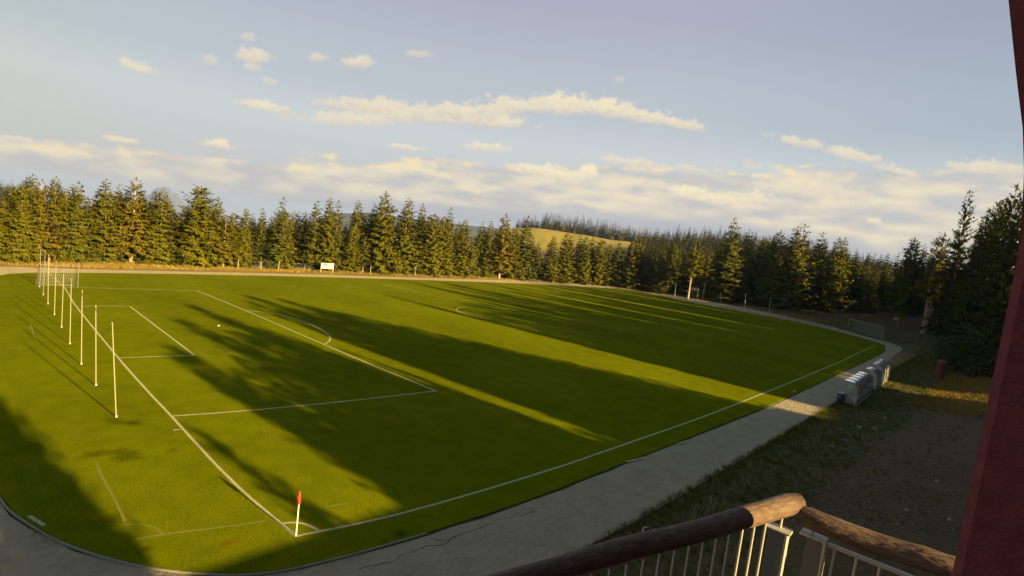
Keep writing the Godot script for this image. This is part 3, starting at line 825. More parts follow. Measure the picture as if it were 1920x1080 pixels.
const ORD := ["first", "second", "third", "fourth", "fifth", "sixth", "seventh", "eighth", "ninth", "tenth", "eleventh", "twelfth", "thirteenth", "fourteenth", "fifteenth", "sixteenth", "seventeenth", "eighteenth", "nineteenth", "twentieth", "twenty-first", "twenty-second", "twenty-third", "twenty-fourth", "twenty-fifth", "twenty-sixth"]
const FRONT := [  # top x, top y, metres behind the front edge, kind, width to height
	[6, 372, 2, 8, 0.42], [29, 347, 3, 8, 0.40], [42, 339, 0, 0, 0.36], [53, 330, 4, 1, 0.34], [64, 322, 1, 2, 0.36], [78, 333, 0, 5, 0.36], [105, 328, 2, 1, 0.36], [116, 353, 6, 3, 0.34], [126, 350, 1, 0, 0.36], [136, 341, 3, 2, 0.34], [149, 337, 0, 3, 0.36], [163, 366, 6, 4, 0.36], [172, 369, 2, 5, 0.36],
	[187, 352, 5, 0, 0.34], [202, 331, 0, 2, 0.38], [222, 342, 1, 3, 0.34], [254, 330, 0, 5, 0.42], [278, 382, 9, 4, 0.40], [295, 357, 1, 0, 0.42], [306, 352, 0, 1, 0.46], [320, 368, 4, 2, 0.4], [336, 396, 2, 4, 0.44], [379, 345, 0, 8, 0.46], [396, 388, 4, 5, 0.4], [412, 366, 1, 1, 0.36], [425, 401, 0, 5, 0.44], [439, 397, 1, 8, 0.42], [464, 389, 0, 0, 0.36], [474, 397, 6, 3, 0.38],
	[494, 388, 3, 7, 0.34], [511, 402, 8, 4, 0.4], [530, 367, 0, 7, 0.36], [538, 394, 0, 8, 0.36], [553, 394, 8, 1, 0.4], [562, 394, 12, 4, 0.4], [575, 394, 10, 2, 0.4], [596, 374, 2, 3, 0.40], [622, 368, 0, 2, 0.36], [637, 374, 3, 7, 0.36], [663, 422, 0, 0, 0.40], [672, 372, 4, 2, 0.36], [686, 440, 0, 6, 0.40], [705, 378, 4, 3, 0.34], [722, 355, 0, 1, 0.42], [734, 383, 5, 4, 0.36],
	[766, 367, 1, 2, 0.42], [794, 379, 3, 4, 0.36], [814, 399, 0, 8, 0.42], [834, 404, 1, 8, 0.42], [847, 387, 3, 7, 0.36], [873, 410, 1, 0, 0.40], [905, 412, 4, 3, 0.38], [922, 412, 2, 4, 0.38], [950, 398, 0, 5, 0.36], [967, 418, 1, 1, 0.36], [990, 403, 2, 7, 0.40], [1012, 452, 4, 4, 0.44],
	[1038, 438, 1, 2, 0.44], [1064, 434, 2, 1, 0.44], [1073, 440, 6, 3, 0.40], [1090, 439, 4, 7, 0.40], [1101, 442, 2, 0, 0.40], [1112, 441, 6, 4, 0.40], [1129, 447, 1, 8, 0.42], [1146, 455, 3, 0, 0.44], [1162, 452, 1, 1, 0.44], [1190, 441, 2, 2, 0.46], [1204, 433, 9, 4, 0.40],
	[1226, 456, 6, 4, 0.42], [1246, 462, 3, 2, 0.42], [1266, 452, 5, 10, 0.42], [1286, 470, 8, 4, 0.42], [1307, 445, 0, 6, 0.34], [1332, 467, 1, 6, 0.30], [1352, 462, 9, 4, 0.42], [1377, 406, 2, 3, 0.40], [1406, 427, 4, 4, 0.40], [1433, 447, 8, 10, 0.42], [1453, 438, 4, 2, 0.38], [1467, 430, 1, 1, 0.42], [1499, 421, 0, 2, 0.40], [1510, 417, 2, 9, 0.40],
	[1543, 432, 3, 3, 0.42], [1573, 442, 0, 1, 0.40], [1588, 443, 4, 4, 0.36], [1606, 486, 8, 10, 0.46], [1632, 505, 2, 4, 0.50], [1662, 512, 6, 10, 0.46], [1694, 496, 10, 4, 0.5]]

func plant_front_trees():
	var looks := ["full olive spruce", "full spruce with a pointed top", "dense green spruce", "green spruce with a broad skirt", "dark green spruce", "thin brownish pale stemmed spruce", "spruce with bare pale stem", "slender spruce with narrow spire", "broad blunt topped spruce", "open crowned spruce", "dark high skirted spruce"]
	var marks := [[0, "from the left edge"], [202, "right of the white net poles"], [379, "right of the blue mountain"], [622, "right of the white sign board"], [814, "left of the golden meadow"], [1012, "below the golden meadow hill"], [1226, "behind the leaning net posts"], [1499, "from the forest corner rightwards"]]
	var count := 0
	var sect := 0
	for f in FRONT:
		if sect + 1 < marks.size() and f[0] >= marks[sect + 1][0]:
			sect += 1; count = 0
		var s := spot(f[0], f[1], f[2])
		var label := "%s, %s tree %s" % [looks[f[3]], ORD[count], marks[sect][1]]
		plant(f[3], s[0], s[1], s[1] * f[4] * 1.32, label, "spruces along the far side of the pitch")
		count += 1
	# the nearer wood on the right: reach in metres
	var names := ["dark spruce at the left end of the right hand wood", "short dark spruce beside the left end of the right hand wood", "left of the twin pale bare stems in the right hand wood", "right of the twin pale bare stems in the right hand wood", "dark full spruce just right of the twin pale stems", "tallest thin spruce with an open top above the right hand wood", "dark spruce close right of the tallest open topped one", "second dark spruce right of the tallest open topped one", "dark spruce third from the right edge of the picture", "dark spruce second from the red wall", "tall dark spruce beside the red wall", "low dark spruce below the tallest open topped one", "low dark spruce between the tallest tree and the red wall"]
	var right := [[1717, 442, 150, 10, 0.40], [1735, 455, 166, 4, 0.34], [1764, 440, 148, 6, 0.36], [1772, 433, 150, 6, 0.36], [1799, 443, 152, 3, 0.28], [1823, 352, 136, 12, 0.25], [1858, 388, 128, 15, 0.27], [1874, 374, 122, 15, 0.26], [1890, 366, 118, 11, 0.27], [1907, 340, 114, 12, 0.28], [1926, 352, 110, 11, 0.28], [1838, 440, 150, 15, 0.28], [1868, 430, 132, 11, 0.32]]
	for k in right.size():
		var f: Array = right[k]
		var s := spot(f[0], f[1], 0.0, f[2])
		plant(f[3], s[0], s[1], s[1] * f[4], names[k], "spruces of the wood on the right")

func plant_back_trees():
	var r := RandomNumberGenerator.new(); r.seed = 91
	for k in 150:
		var x := -20.0 + (k * 17.6 if k < 96 else (k - 96) * 23.0 + 9.0) + r.randf_range(-6, 6)
		if x > 1690.0: x = r.randf_range(1600, 1900)
		var near := 9999.0
		for f in FRONT:
			if absf(f[0] - x) < 60.0: near = minf(near, f[1] + absf(f[0] - x) * (0.6 if k < 96 else 1.3))
		if near > 2000.0: near = 470.0
		var yt := near + (r.randf_range(18, 48) if k < 96 else r.randf_range(6, 26)) * (1.0 if x < 1210.0 else 1.6)
		if x > 1000.0 and x < 1210.0: yt = maxf(yt, 474.0 + r.randf() * 20.0)
		var s := spot(x, yt, r.randf_range(9, 34) if k < 96 else r.randf_range(3.5, 8.0))
		if s[1] < 5.0: continue
		plant([4, 10, 2, 3, 4][k % 5], s[0], s[1], s[1] * r.randf_range(0.4, 0.5), "dark spruce in the shaded rows behind the front trees", "dark spruces behind the front row")

func plant_sun_side_trees():
	# the wood on the sunny side of the pitch, right of the balcony: [along the row, height where z = 30, z, width]
	var row := [[-5.4, 10.2, 29, 3.0], [-4.7, 10.6, 30, 3.0], [-4.0, 10.6, 29, 2.8], [-3.3, 10.4, 30, 2.8], [-2.6, 10.8, 29, 2.6], [-1.9, 24.0, 33, 2.2], [-1.5, 20.0, 31, 2.2], [-1.3, 15.5, 30, 2.0], [-1.7, 12.0, 32, 2.2], [4.8, 11.6, 31, 1.6], [6.6, 8.9, 29, 3.2], [7.4, 8.9, 30, 3.2], [8.2, 9.2, 29, 3.0], [21.6, 9.6, 30, 2.4], [22.4, 9.6, 29, 2.4], [8.7, 13.6, 31, 2.0], [9.0, 15.4, 30, 2.4], [9.9, 16.4, 33, 3.2], [11.4, 14.2, 33, 3.6], [12.7, 15.0, 29, 3.2], [14.3, 18.8, 34, 4.0], [16.2, 17.4, 30, 4.2], [18.0, 20.8, 35, 3.6], [19.3, 17.0, 31, 2.4], [20.3, 13.5, 30, 1.4], [20.7, 12.0, 31, 1.4], [21.0, 15.0, 33, 1.2], [23.6, 20.6, 33, 1.8], [23.4, 14.0, 31, 1.8], [23.1, 17.5, 34, 1.2], [24.6, 21.4, 33, 2.8], [25.6, 20.0, 30, 3.4], [26.6, 22.3, 36, 4.0], [27.9, 19.3, 30, 4.2], [29.2, 21.6, 38, 3.6], [30.2, 20.4, 31, 3.8], [31.4, 19.2, 33, 3.8], [32.4, 18.0, 31, 3.4], [33.4, 16.8, 30, 3.4], [34.4, 15.8, 33, 3.0], [35.4, 14.6, 31, 2.8], [36.4, 13.4, 30, 2.6], [37.4, 12.4, 32, 2.4], [38.3, 11.4, 31, 2.2], [39.2, 10.4, 30, 2.0], [39.9, 9.2, 31, 1.6],
		[46.9, 22.6, 34, 2.2], [46.5, 13.5, 31, 1.8], [46.9, 17.0, 32, 1.8], [48.2, 18.6, 33, 2.6], [49.8, 19.6, 30, 3.4], [51.6, 19.8, 34, 4.0], [53.6, 20.4, 30, 4.4], [55.8, 21.2, 35, 4.6], [58.0, 20.6, 31, 4.4], [60.3, 22.0, 35, 3.4], [63.5, 26.6, 36, 4.0], [65.6, 23.0, 32, 4.0], [68.4, 25.4, 35, 4.4], [71.6, 27.6, 36, 4.2], [74.2, 24.0, 31, 4.0], [78.2, 25.0, 34, 4.4], [80.8, 24.0, 30, 4.4], [83.4, 27.0, 36, 3.6], [88.2, 25.6, 34, 4.4], [91.0, 24.4, 31, 4.4], [94.0, 25.6, 35, 4.2], [97.0, 27.8, 36, 4.0], [103.0, 25.6, 33, 5.0], [106.8, 25.6, 35, 5.0], [110.4, 27.6, 36, 4.2], [115.0, 24.8, 33, 5.0], [120.0, 25.0, 34, 5.4], [125.0, 24.0, 33, 5.4]]
	for k in 14: row.append([129.0 + k * 4.2, 25.0 + (k * 37 % 5) * 0.6, 31.0 + k % 3 * 2.0, 5.4])
	var r := RandomNumberGenerator.new(); r.seed = 23
	var front := row.size()
	var e := 9.4
	while e < 186.0:                                                  # the rows behind keep under the outline of the first one
		if (e < 20.0 or e > 24.6) and (e < 39.6 or e > 48.2) and (e < 62.0 or e > 69.0):
			var h := 0.0
			for q in row.slice(0, front): h = maxf(h, q[1] - absf(q[0] - e) * 5.0)
			if h > 9.0: row.append([e, h - r.randf_range(0.4, 2.4), r.randf_range(40, 58), 4.4 if absf(e - 22.3) > 4.0 and absf(e - 44.0) > 6.0 else 2.0])
		e += r.randf_range(1.3, 1.9) if e < 125.0 else 3.6
	e = 6.6
	while e < 126.0:                                                  # young trees at the wood's edge
		var low := r.randf_range(8.2, 9.0)
		if e > 40.6 and e < 46.0: low = r.randf_range(6.9, 7.5)
		if e > 61.5 and e < 69.5:
			e += 1.0
			continue
		row.append([e, low, r.randf_range(26.5, 28.5), 3.6])
		row.append([e + 0.5, low - 0.1, r.randf_range(29.5, 31.5), 3.6])
		e += r.randf_range(0.9, 1.4)
	var kinds := [[], [], []]
	for k in row.size():
		var q: Array = row[k]
		var b: float = q[2] - 30.0
		var x: float = q[0] + b * SUN_TURN
		var top: float = (q[1] * 1.07 if q[1] > 9.7 else q[1]) + b * SUN_RISE
		var y := height(x, q[2])
		if top - y < 2.0: continue
		var under: bool = q[0] > 60.5 and q[0] < 70.0 and q[1] > 9.1
		var w: float = q[3] * 1.3 / 4.0
		kinds[2 if under else (0 if q[1] < 9.1 or k % 2 else 1)].append(Transform3D(Basis(Vector3.UP, r.randf() * TAU).scaled(Vector3(w, (top - y) / 10.0, w)), Vector3(x, y - 0.1, q[2])))
	var said := ["broad crowned spruces of the sunny wood beyond the red wall", "pointed spruces of the sunny wood beyond the red wall", "bare stemmed spruces of the sunny wood beyond the red wall"]
	for k in 3:
		var n: Node3D = spruce_kind[[8, 14, 13][k]]
		var am := ArrayMesh.new()
		for c in n.get_children():
			am.add_surface_from_arrays(Mesh.PRIMITIVE_TRIANGLES, c.mesh.surface_get_arrays(0)); am.surface_set_material(am.get_surface_count() - 1, c.material_override)
		var mm := MultiMesh.new(); mm.transform_format = MultiMesh.TRANSFORM_3D; mm.mesh = am; mm.instance_count = kinds[k].size()
		for i in kinds[k].size(): mm.set_instance_transform(i, kinds[k][i])
		var o := MultiMeshInstance3D.new(); o.name = ["broad_spruce_wood", "pointed_spruce_wood", "bare_stem_wood"][k]; o.multimesh = mm; add_child(o, true)
		tag(o, said[k], "forest", "", "stuff")

func plant_hills():   # trees of the hills, a few pixels each
	var r := RandomNumberGenerator.new(); r.seed = 17
	var spots := []
	# a row on the skyline of the golden meadow
	for k in 84:
		var hd := lerpf(48.6, 59.8, k / 83.0) + r.randf_range(-0.08, 0.08)
		spots.append([hd, 616.0 + r.randf_range(-5, 30), r.randf_range(15.0, 21.0), 0])
	for k in 150:                                                     # nearest slope of the wooded hill
		spots.append([lerpf(58.8, 82.0, k / 149.0) + r.randf_range(-0.2, 0.2), r.randf_range(330, 440), r.randf_range(11, 17), 1])
	for s in spots:
		var x: float = EYE.x + sin(deg_to_rad(s[0])) * s[1]
		var z: float = EYE.z - cos(deg_to_rad(s[0])) * s[1]
		var o := obj("hill_spruce", mini_kind[r.randi() % 4], M.needles)
		o.position = Vector3(x, height(x, z), z); o.rotation.y = r.randf() * TAU
		o.scale = Vector3(s[2] * r.randf_range(0.085, 0.115), s[2] / 10.0, s[2] * r.randf_range(0.085, 0.115))
		if s[3] == 0: tag(o, "small far spruce in the row on the skyline above the golden meadow", "tree", "skyline spruces above the meadow")
		else: tag(o, "small far spruce on the wooded hill right of the golden meadow", "tree", "spruces on the wooded hill")
	var many := []
	for k in 2600:
		var hd := r.randf_range(57.5, 96.0)
		var dist := r.randf_range(200, 560)
		if hd < 59.5 and dist > 330.0: continue
		many.append([hd, dist])
	for k in 500: many.append([r.randf_range(-8.0, 5.2), r.randf_range(480, 700)])
	for k in 260: many.append([r.randf_range(46.0, 60.0), r.randf_range(640, 700)])
	var mm := MultiMesh.new(); mm.transform_format = MultiMesh.TRANSFORM_3D; mm.mesh = mini_kind[0]; mm.instance_count = many.size()
	for k in many.size():
		var x: float = EYE.x + sin(deg_to_rad(many[k][0])) * many[k][1]
		var z: float = EYE.z - cos(deg_to_rad(many[k][0])) * many[k][1]
		var s := r.randf_range(1.0, 1.5)
		mm.set_instance_transform(k, Transform3D(Basis(Vector3.UP, r.randf() * TAU).scaled(Vector3(s, s * r.randf_range(0.85, 1.1), s)), Vector3(x, height(x, z), z)))
	var f := MultiMeshInstance3D.new(); f.name = "distant_forest"; f.multimesh = mm; f.material_override = M.needles; add_child(f, true)
	tag(f, "dense spruce forest covering the hills behind the pitch", "forest", "", "stuff")

# ---------------------------------------------------------------- things on and around the pitch
func build_posts_and_flags():
	var base := [[218, 782], [180, 723], [152.5, 683], [131, 645], [115.5, 614], [102, 590], [90, 570], [81, 553], [74, 538]]
	var top := [[205, 605], [177, 573], [152.5, 545], [133, 523], [119.5, 507], [105, 490], [90, 478], [85, 470], [76.5, 463]]
	var tops := []
	for k in 9:
		var b := g(base[k][0], base[k][1], 0.05)
		var n := look * Vector3(0, 0, 1)
		var v := ray(top[k][0], top[k][1])
		var t := EYE + v * ((b - EYE).dot(n) / v.dot(n))
		var up := Vector3(0, (t - b).length(), 0)
		var d := (t - b).normalized() * 0.75 + Vector3.UP * 0.25
		var o := thing("net_pole", "%s white net pole behind the left goal line counted from the nearest" % ORD[k] if k < 7 else "%s net pole, grey, at the far end of the row behind the goal line" % ORD[k], "pole", b, 0.0, "net poles behind the left goal line")
		var e := d.normalized() * up.y
		var st := mb(); tube(st, [Vector3(0, -0.05, 0), e], [0.030, 0.026], 10)
		obj("tube", done(st), M.pole if k < 7 else M.dullmetal, o)
		st = mb(); tube(st, [e, e + d * 0.03], [0.033, 0.031], 10)
		obj("cap", done(st), M.pole if k < 7 else M.dullmetal, o)
		st = mb(); tube(st, [Vector3(0, -0.03, 0), Vector3(0, 0.10, 0)], [0.07, 0.06], 10)
		obj("socket", done(st), M.greymetal, o)
		tops.append(b + e)
	var rp := mb()
	for k in 8:
		var path := []
		for i in 9:
			var f := i / 8.0
			path.append(tops[k].lerp(tops[k + 1], f) - Vector3(0, 0.9 * 4.0 * f * (1.0 - f) * (1.0 if k < 3 else 0.5), 0) - Vector3(0, 0.12, 0))
		tube(rp, path, [0.009, 0.009, 0.009, 0.009, 0.009, 0.009, 0.009, 0.009, 0.009], 4, false)
	tag(obj("net_rope", done(rp), M.rope), "dark rope sagging between the tops of the white net poles", "rope")
	var k_flag := 0
	for q in [[[555, 1005], [558, 926], "red corner flag on a white pole at the near corner of the pitch", M.red], [[92, 513], [92.5, 484], "small orange corner flag at the far left corner of the pitch", M.orange]]:
		var b := g(q[0][0], q[0][1], 0.05)
		var dist := Vector2(b.x - EYE.x, b.z - EYE.z).length()
		var tall: float = EYE.y + ray(q[1][0], q[1][1]).y * dist - 0.05
		var o := thing("corner_flag", q[2], "flag", b, 0.0, "corner flags")
		var st := mb(); tube(st, [Vector3(0, -0.05, 0), Vector3(0.0, tall, 0)], [0.026, 0.022], 10)
		obj("pole", done(st), M.white if k_flag == 0 else M.pole, o)
		k_flag += 1
		st = mb(); st.set_smooth_group(1)
		var cols := 7
		var rows := 4
		var f := []
		for i in cols:
			var rowv := []
			for j in rows:
				var u := i / float(cols - 1)
				var w := j / float(rows - 1)
				rowv.append(Vector3(0.0, tall * 0.995, 0) + Vector3(-0.10, 0, 0.05) * u * 0.75 + Vector3(0.04, 0, 0.05) * sin(u * 7.0 + w) * 0.6 + Vector3(0, -w * 0.34 - u * 0.16 * (1.0 - w * 0.3), 0))
			f.append(rowv)
		for i in cols - 1:
			for j in rows - 1:
				quad(st, f[i][j], f[i][j + 1], f[i + 1][j + 1], f[i + 1][j])
		st.set_smooth_group(1)
		tube(st, [Vector3(0, tall - 0.36, 0), Vector3(0, tall - 0.18, 0), Vector3(0, tall + 0.02, 0), Vector3(0, tall + 0.10, 0)], [0.06, 0.055, 0.035, 0.004], 9)
		obj("cloth", done(st), q[3], o)

func make_goal(called: String, label: String, a: Vector3, b: Vector3, tall: float, deep: Vector3, r: float, m: Material, cell: float, group: String):
	var o := thing(called, label, "goal", a, 0.0, group)
	var w := b - a
	for p in [Vector3.ZERO, w]:
		var st := mb(); bar(st, p, p + Vector3(0, tall, 0), r, 10); obj("goal_post", done(st), m, o)
	var st2 := mb(); bar(st2, Vector3(0, tall, 0) - w.normalized() * r, w + Vector3(0, tall, 0) + w.normalized() * r, r, 10); obj("crossbar", done(st2), m, o)
	for p in [Vector3.ZERO, w]:
		var st := mb(); tube(st, [p + Vector3(0, tall, 0), p + deep * 0.45 + Vector3(0, tall, 0), p + deep + Vector3(0, 0.03, 0)], [0.02, 0.02, 0.02], 6); obj("net_stay", done(st), m, o)
	st2 = mb(); bar(st2, deep + Vector3(0, 0.03, 0), w + deep + Vector3(0, 0.03, 0), 0.025, 6); obj("ground_bar", done(st2), m, o)
	var net := mb()
	var n := int(w.length() / cell)
	for i in n + 1:
		var p := w * (float(i) / n)
		tube(net, [p + Vector3(0, tall, 0), p + deep * 0.45 + Vector3(0, tall - 0.05, 0), p + deep * 0.8 + Vector3(0, tall * 0.42, 0), p + deep + Vector3(0, 0.02, 0)], [0.013, 0.013, 0.013, 0.013], 3, false)
	var rows := int(tall / cell)
	for j in rows:
		var f := float(j) / rows
		var y := f * tall
		var k := deep * lerpf(1.0, 0.45, f)
		tube(net, [Vector3(0, y, 0), k + Vector3(0, y, 0), w * 0.5 + k * 1.03 + Vector3(0, y - 0.04, 0), w + k + Vector3(0, y, 0), w + Vector3(0, y, 0)], [0.013, 0.013, 0.013, 0.013, 0.013], 3, false)
	obj("net", done(net), M.net, o)

func build_goals():
	var a := hit(1589, 621)
	var b := hit(1650, 637)
	make_goal("football_goal", "white football goal with a grey net beyond the right end of the track", a, b, 2.44, Vector3(1.7, 0, 0.4), 0.05, M.goalgrey, 0.15, "goals")
	a = g(74.5, 538, 0.05)
	make_goal("small_goal", "small grey goal with a net standing at the far left among the net poles", a, a + Vector3(3.1, 0, 0.15), 2.25, Vector3(-0.2, 0, -1.2), 0.03, M.dullmetal, 0.16, "goals")
	# tall slanting net posts behind the right goal line
	var q := [[1187, 543, 1195, 521], [1226, 546, 1228, 526], [1265, 558, 1267.5, 532], [1307, 566, 1309, 541], [1350, 575, 1352, 547], [1396, 584, 1398, 552], [1442, 590, 1444, 559]]
	for k in q.size():
		var p := hit(q[k][0], q[k][1])
		var n := look * Vector3(0, 0, 1)
		var v := ray(q[k][2], q[k][3])
		var t := EYE + v * ((p - EYE).dot(n) / v.dot(n))
		var o := thing("net_post", ("pale net post tilted to the right, leftmost of the row before the dark wood" if k == 0 else "pale net post, %s from the left in the row before the dark wood" % ORD[k]), "post", p, 0.0, "net posts behind the right goal line")
		var st := mb(); tube(st, [Vector3(0, -0.2, 0), t - p], [0.05, 0.04], 8)
		obj("tube", done(st), M.galv, o)
		st = mb(); tube(st, [t - p, (t - p) * 1.012], [0.05, 0.05], 8)
		obj("cap", done(st), M.galv, o)

func build_shelters():
	var where := [[46.9, 5.25, 54.6, 4.8, 5, "nearest and longest curved team shelter on the edge of the track"], [57.0, 4.7, 59.2, 4.6, 2, "short curved team shelter between the two longer ones"], [61.8, 4.4, 67.6, 4.0, 6, "farthest curved team shelter near the bend of the track"]]
	for q in where:
		var a := Vector3(q[0], 0.0, q[1])
		var b := Vector3(q[2], 0.0, q[3])
		var along := (b - a).normalized()
		var back := Vector3(-along.z, 0, along.x)
		var o := thing("team_shelter", q[5], "shelter", a, 0.0, "team shelters")
		var prof := []                                                # from the foot of the back wall up and over to the front edge
		prof.append([1.05, 0.08]); prof.append([1.12, 0.7]); prof.append([1.08, 1.25])
		for k in 7:
			var t := deg_to_rad(8.0 + k * 15.0)
			prof.append([0.28 + cos(t) * 0.80, 1.32 + sin(t) * 0.74])
		prof.append([-0.12, 2.03])
		var n: int = q[4]
		var L := a.distance_to(b)
		for k in n:
			var s0 := L * k / n + 0.05
			var s1 := L * (k + 1) / n - 0.05
			for part in [[0, 3, M.sheetclear, "back_panel"], [3, 10, M.panel, "roof_panel"]]:
				var st := mb(); st.set_smooth_group(1)
				for i in range(part[0], part[1]):
					var p0: Vector3 = back * prof[i][0] + Vector3(0, prof[i][1], 0)
					var p1: Vector3 = back * prof[i + 1][0] + Vector3(0, prof[i + 1][1], 0)
					quad(st, p0 + along * s0, p0 + along * s1, p1 + along * s1, p1 + along * s0)
				obj(part[3], done(st), part[2], o)
		for k in n + 1:
			var s := L * k / n
			var path := []
			var rad := []
			for p in prof:
				path.append(back * (p[0] + 0.005) + Vector3(0, p[1], 0) + along * s); rad.append(0.04)
			var st := mb(); tube(st, path, rad, 6)
			obj("rib", done(st), M.steel, o)
		for k in 2:
			var s := L * k
			var st := mb(); st.set_smooth_group(-1)
			for i in range(0, prof.size() - 2):
				tri(st, back * 0.3 + Vector3(0, 1.0, 0) + along * s, back * prof[i][0] + Vector3(0, prof[i][1], 0) + along * s, back * prof[i + 1][0] + Vector3(0, prof[i + 1][1], 0) + along * s)
			obj("end_panel", done(st), M.sheetclear, o)
		var sb := mb(); box(sb, back * 0.8 + along * L * 0.5 + Vector3(0, 0.45, 0), Vector3(L - 0.2, 0.05, 0.38), Basis(along, Vector3.UP, along.cross(Vector3.UP)), 0.01)
		obj("bench", done(sb), M.greymetal, o)
		for k in n + 1:
			var st := mb(); box(st, back * 0.8 + along * clampf(L * k / n, 0.2, L - 0.2) + Vector3(0, 0.22, 0), Vector3(0.06, 0.42, 0.3), Basis(along, Vector3.UP, along.cross(Vector3.UP)))
			obj("bench_leg", done(st), M.steel, o)
		sb = mb(); bar(sb, back * 1.06 + Vector3(0, 0.06, 0), back * 1.06 + Vector3(0, 0.06, 0) + along * L, 0.04)
		obj("sill_bar", done(sb), M.galv, o)
	var p := g(1574, 756, 0.0)
	var bn := thing("barrel", "dark blue barrel with a grey lid at the near end of the team shelters", "barrel", p)
	var st := mb(); tube(st, [Vector3(0, 0, 0), Vector3(0, 0.3, 0), Vector3(0, 0.33, 0), Vector3(0, 0.6, 0), Vector3(0, 0.63, 0), Vector3(0, 0.92, 0)], [0.27, 0.29, 0.305, 0.305, 0.29, 0.27], 18)
	obj("drum", done(st), M.navy, bn)
	st = mb(); tube(st, [Vector3(0, 0.92, 0), Vector3(0, 0.97, 0)], [0.29, 0.27], 18)
	obj("lid", done(st), M.greymetal, bn)
	var cr := thing("crate", "grey blue crate standing behind the dark blue barrel", "crate", p + Vector3(0.75, -0.02, 0.5), 0.1)
	st = mb(); box(st, Vector3(0, 0.06, 0), Vector3(0.72, 0.06, 0.52), Basis.IDENTITY, 0.008)
	obj("base", done(st), M.navy, cr)
	for s in [-1, 1]:
		for y in [0.2, 0.42, 0.64]:
			st = mb(); box(st, Vector3(0, y, 0.25 * s), Vector3(0.7, 0.16, 0.03), Basis.IDENTITY, 0.006); obj("slat", done(st), M.greymetal, cr)
			st = mb(); box(st, Vector3(0.35 * s, y, 0), Vector3(0.03, 0.16, 0.46), Basis.IDENTITY, 0.006); obj("slat", done(st), M.greymetal, cr)

func build_fences():
	var secs := [[[150, 487], [260, 491], [335, 496], "low blue wire fence behind the grass on the far left"], [[455, 503], [520, 506], [596, 508], "low blue wire fence left of the white sign board"], [[1068, 530], [1110, 533], [1152, 538], "low blue fence at the far right bend before the trees"]]
	for q in secs:
		var o := thing("wire_fence", q[3], "fence", Vector3.ZERO, 0.0, "low blue fences")
		var a := hit(q[0][0], q[0][1])
		var c := hit(q[1][0], q[1][1])
		var b := hit(q[2][0], q[2][1])
		var line_ := spline([a, c, b], 2.6)
		for k in line_.size():
			line_[k].y = height(line_[k].x, line_[k].z)
			var st := mb(); tube(st, [Vector3.ZERO, Vector3(0, 1.25, 0)], [0.04, 0.035], 6)
			obj("post", done(st), M.greymetal, o).position = line_[k]
		for y in [0.35, 0.65, 0.95, 1.18]:
			var st := mb()
			for k in line_.size() - 1: bar(st, line_[k] + Vector3(0, y, 0), line_[k + 1] + Vector3(0, y, 0), 0.022 if y > 1.1 else 0.012, 4)
			obj("wire", done(st), M.bluewire, o)
		var mesh := mb()
		for k in line_.size() - 1:
			for i in 12:
				var p := line_[k].lerp(line_[k + 1], i / 12.0)
				bar(mesh, p + Vector3(0, 0.15, 0), p + Vector3(0, 1.16, 0), 0.010, 3)
		obj("wire_mesh", done(mesh), M.bluewire, o)
	var labels := ["leftmost", "second", "third", "fourth", "fifth", "sixth", "seventh", "eighth", "ninth"]
	var n := 0
	for q in [[446, 505, 18], [489, 507, 16], [522, 508, 18], [694, 515, 17], [778, 518, 20], [1013, 527, 12], [1031, 529, 16], [1062, 529, 16], [1106, 535, 12]]:
		var p := hit(q[0], q[1])
		var tall: float = q[2] / LENS * p.distance_to(EYE) * 0.95
		var o := thing("wooden_stake", "pale wooden stake in the dry grass, %s from the left" % labels[n] if n else "pale wooden stake in the dry grass, leftmost of the row", "stake", p, rng.randf(), "wooden stakes along the far meadow")
		var st := mb(); tube(st, [Vector3(0, -0.1, 0), Vector3(0, tall - 0.06, 0), Vector3(0.01, tall, 0)], [0.055, 0.05, 0.02], 7)
		obj("stake_wood", done(st), M.stake, o)
		n += 1

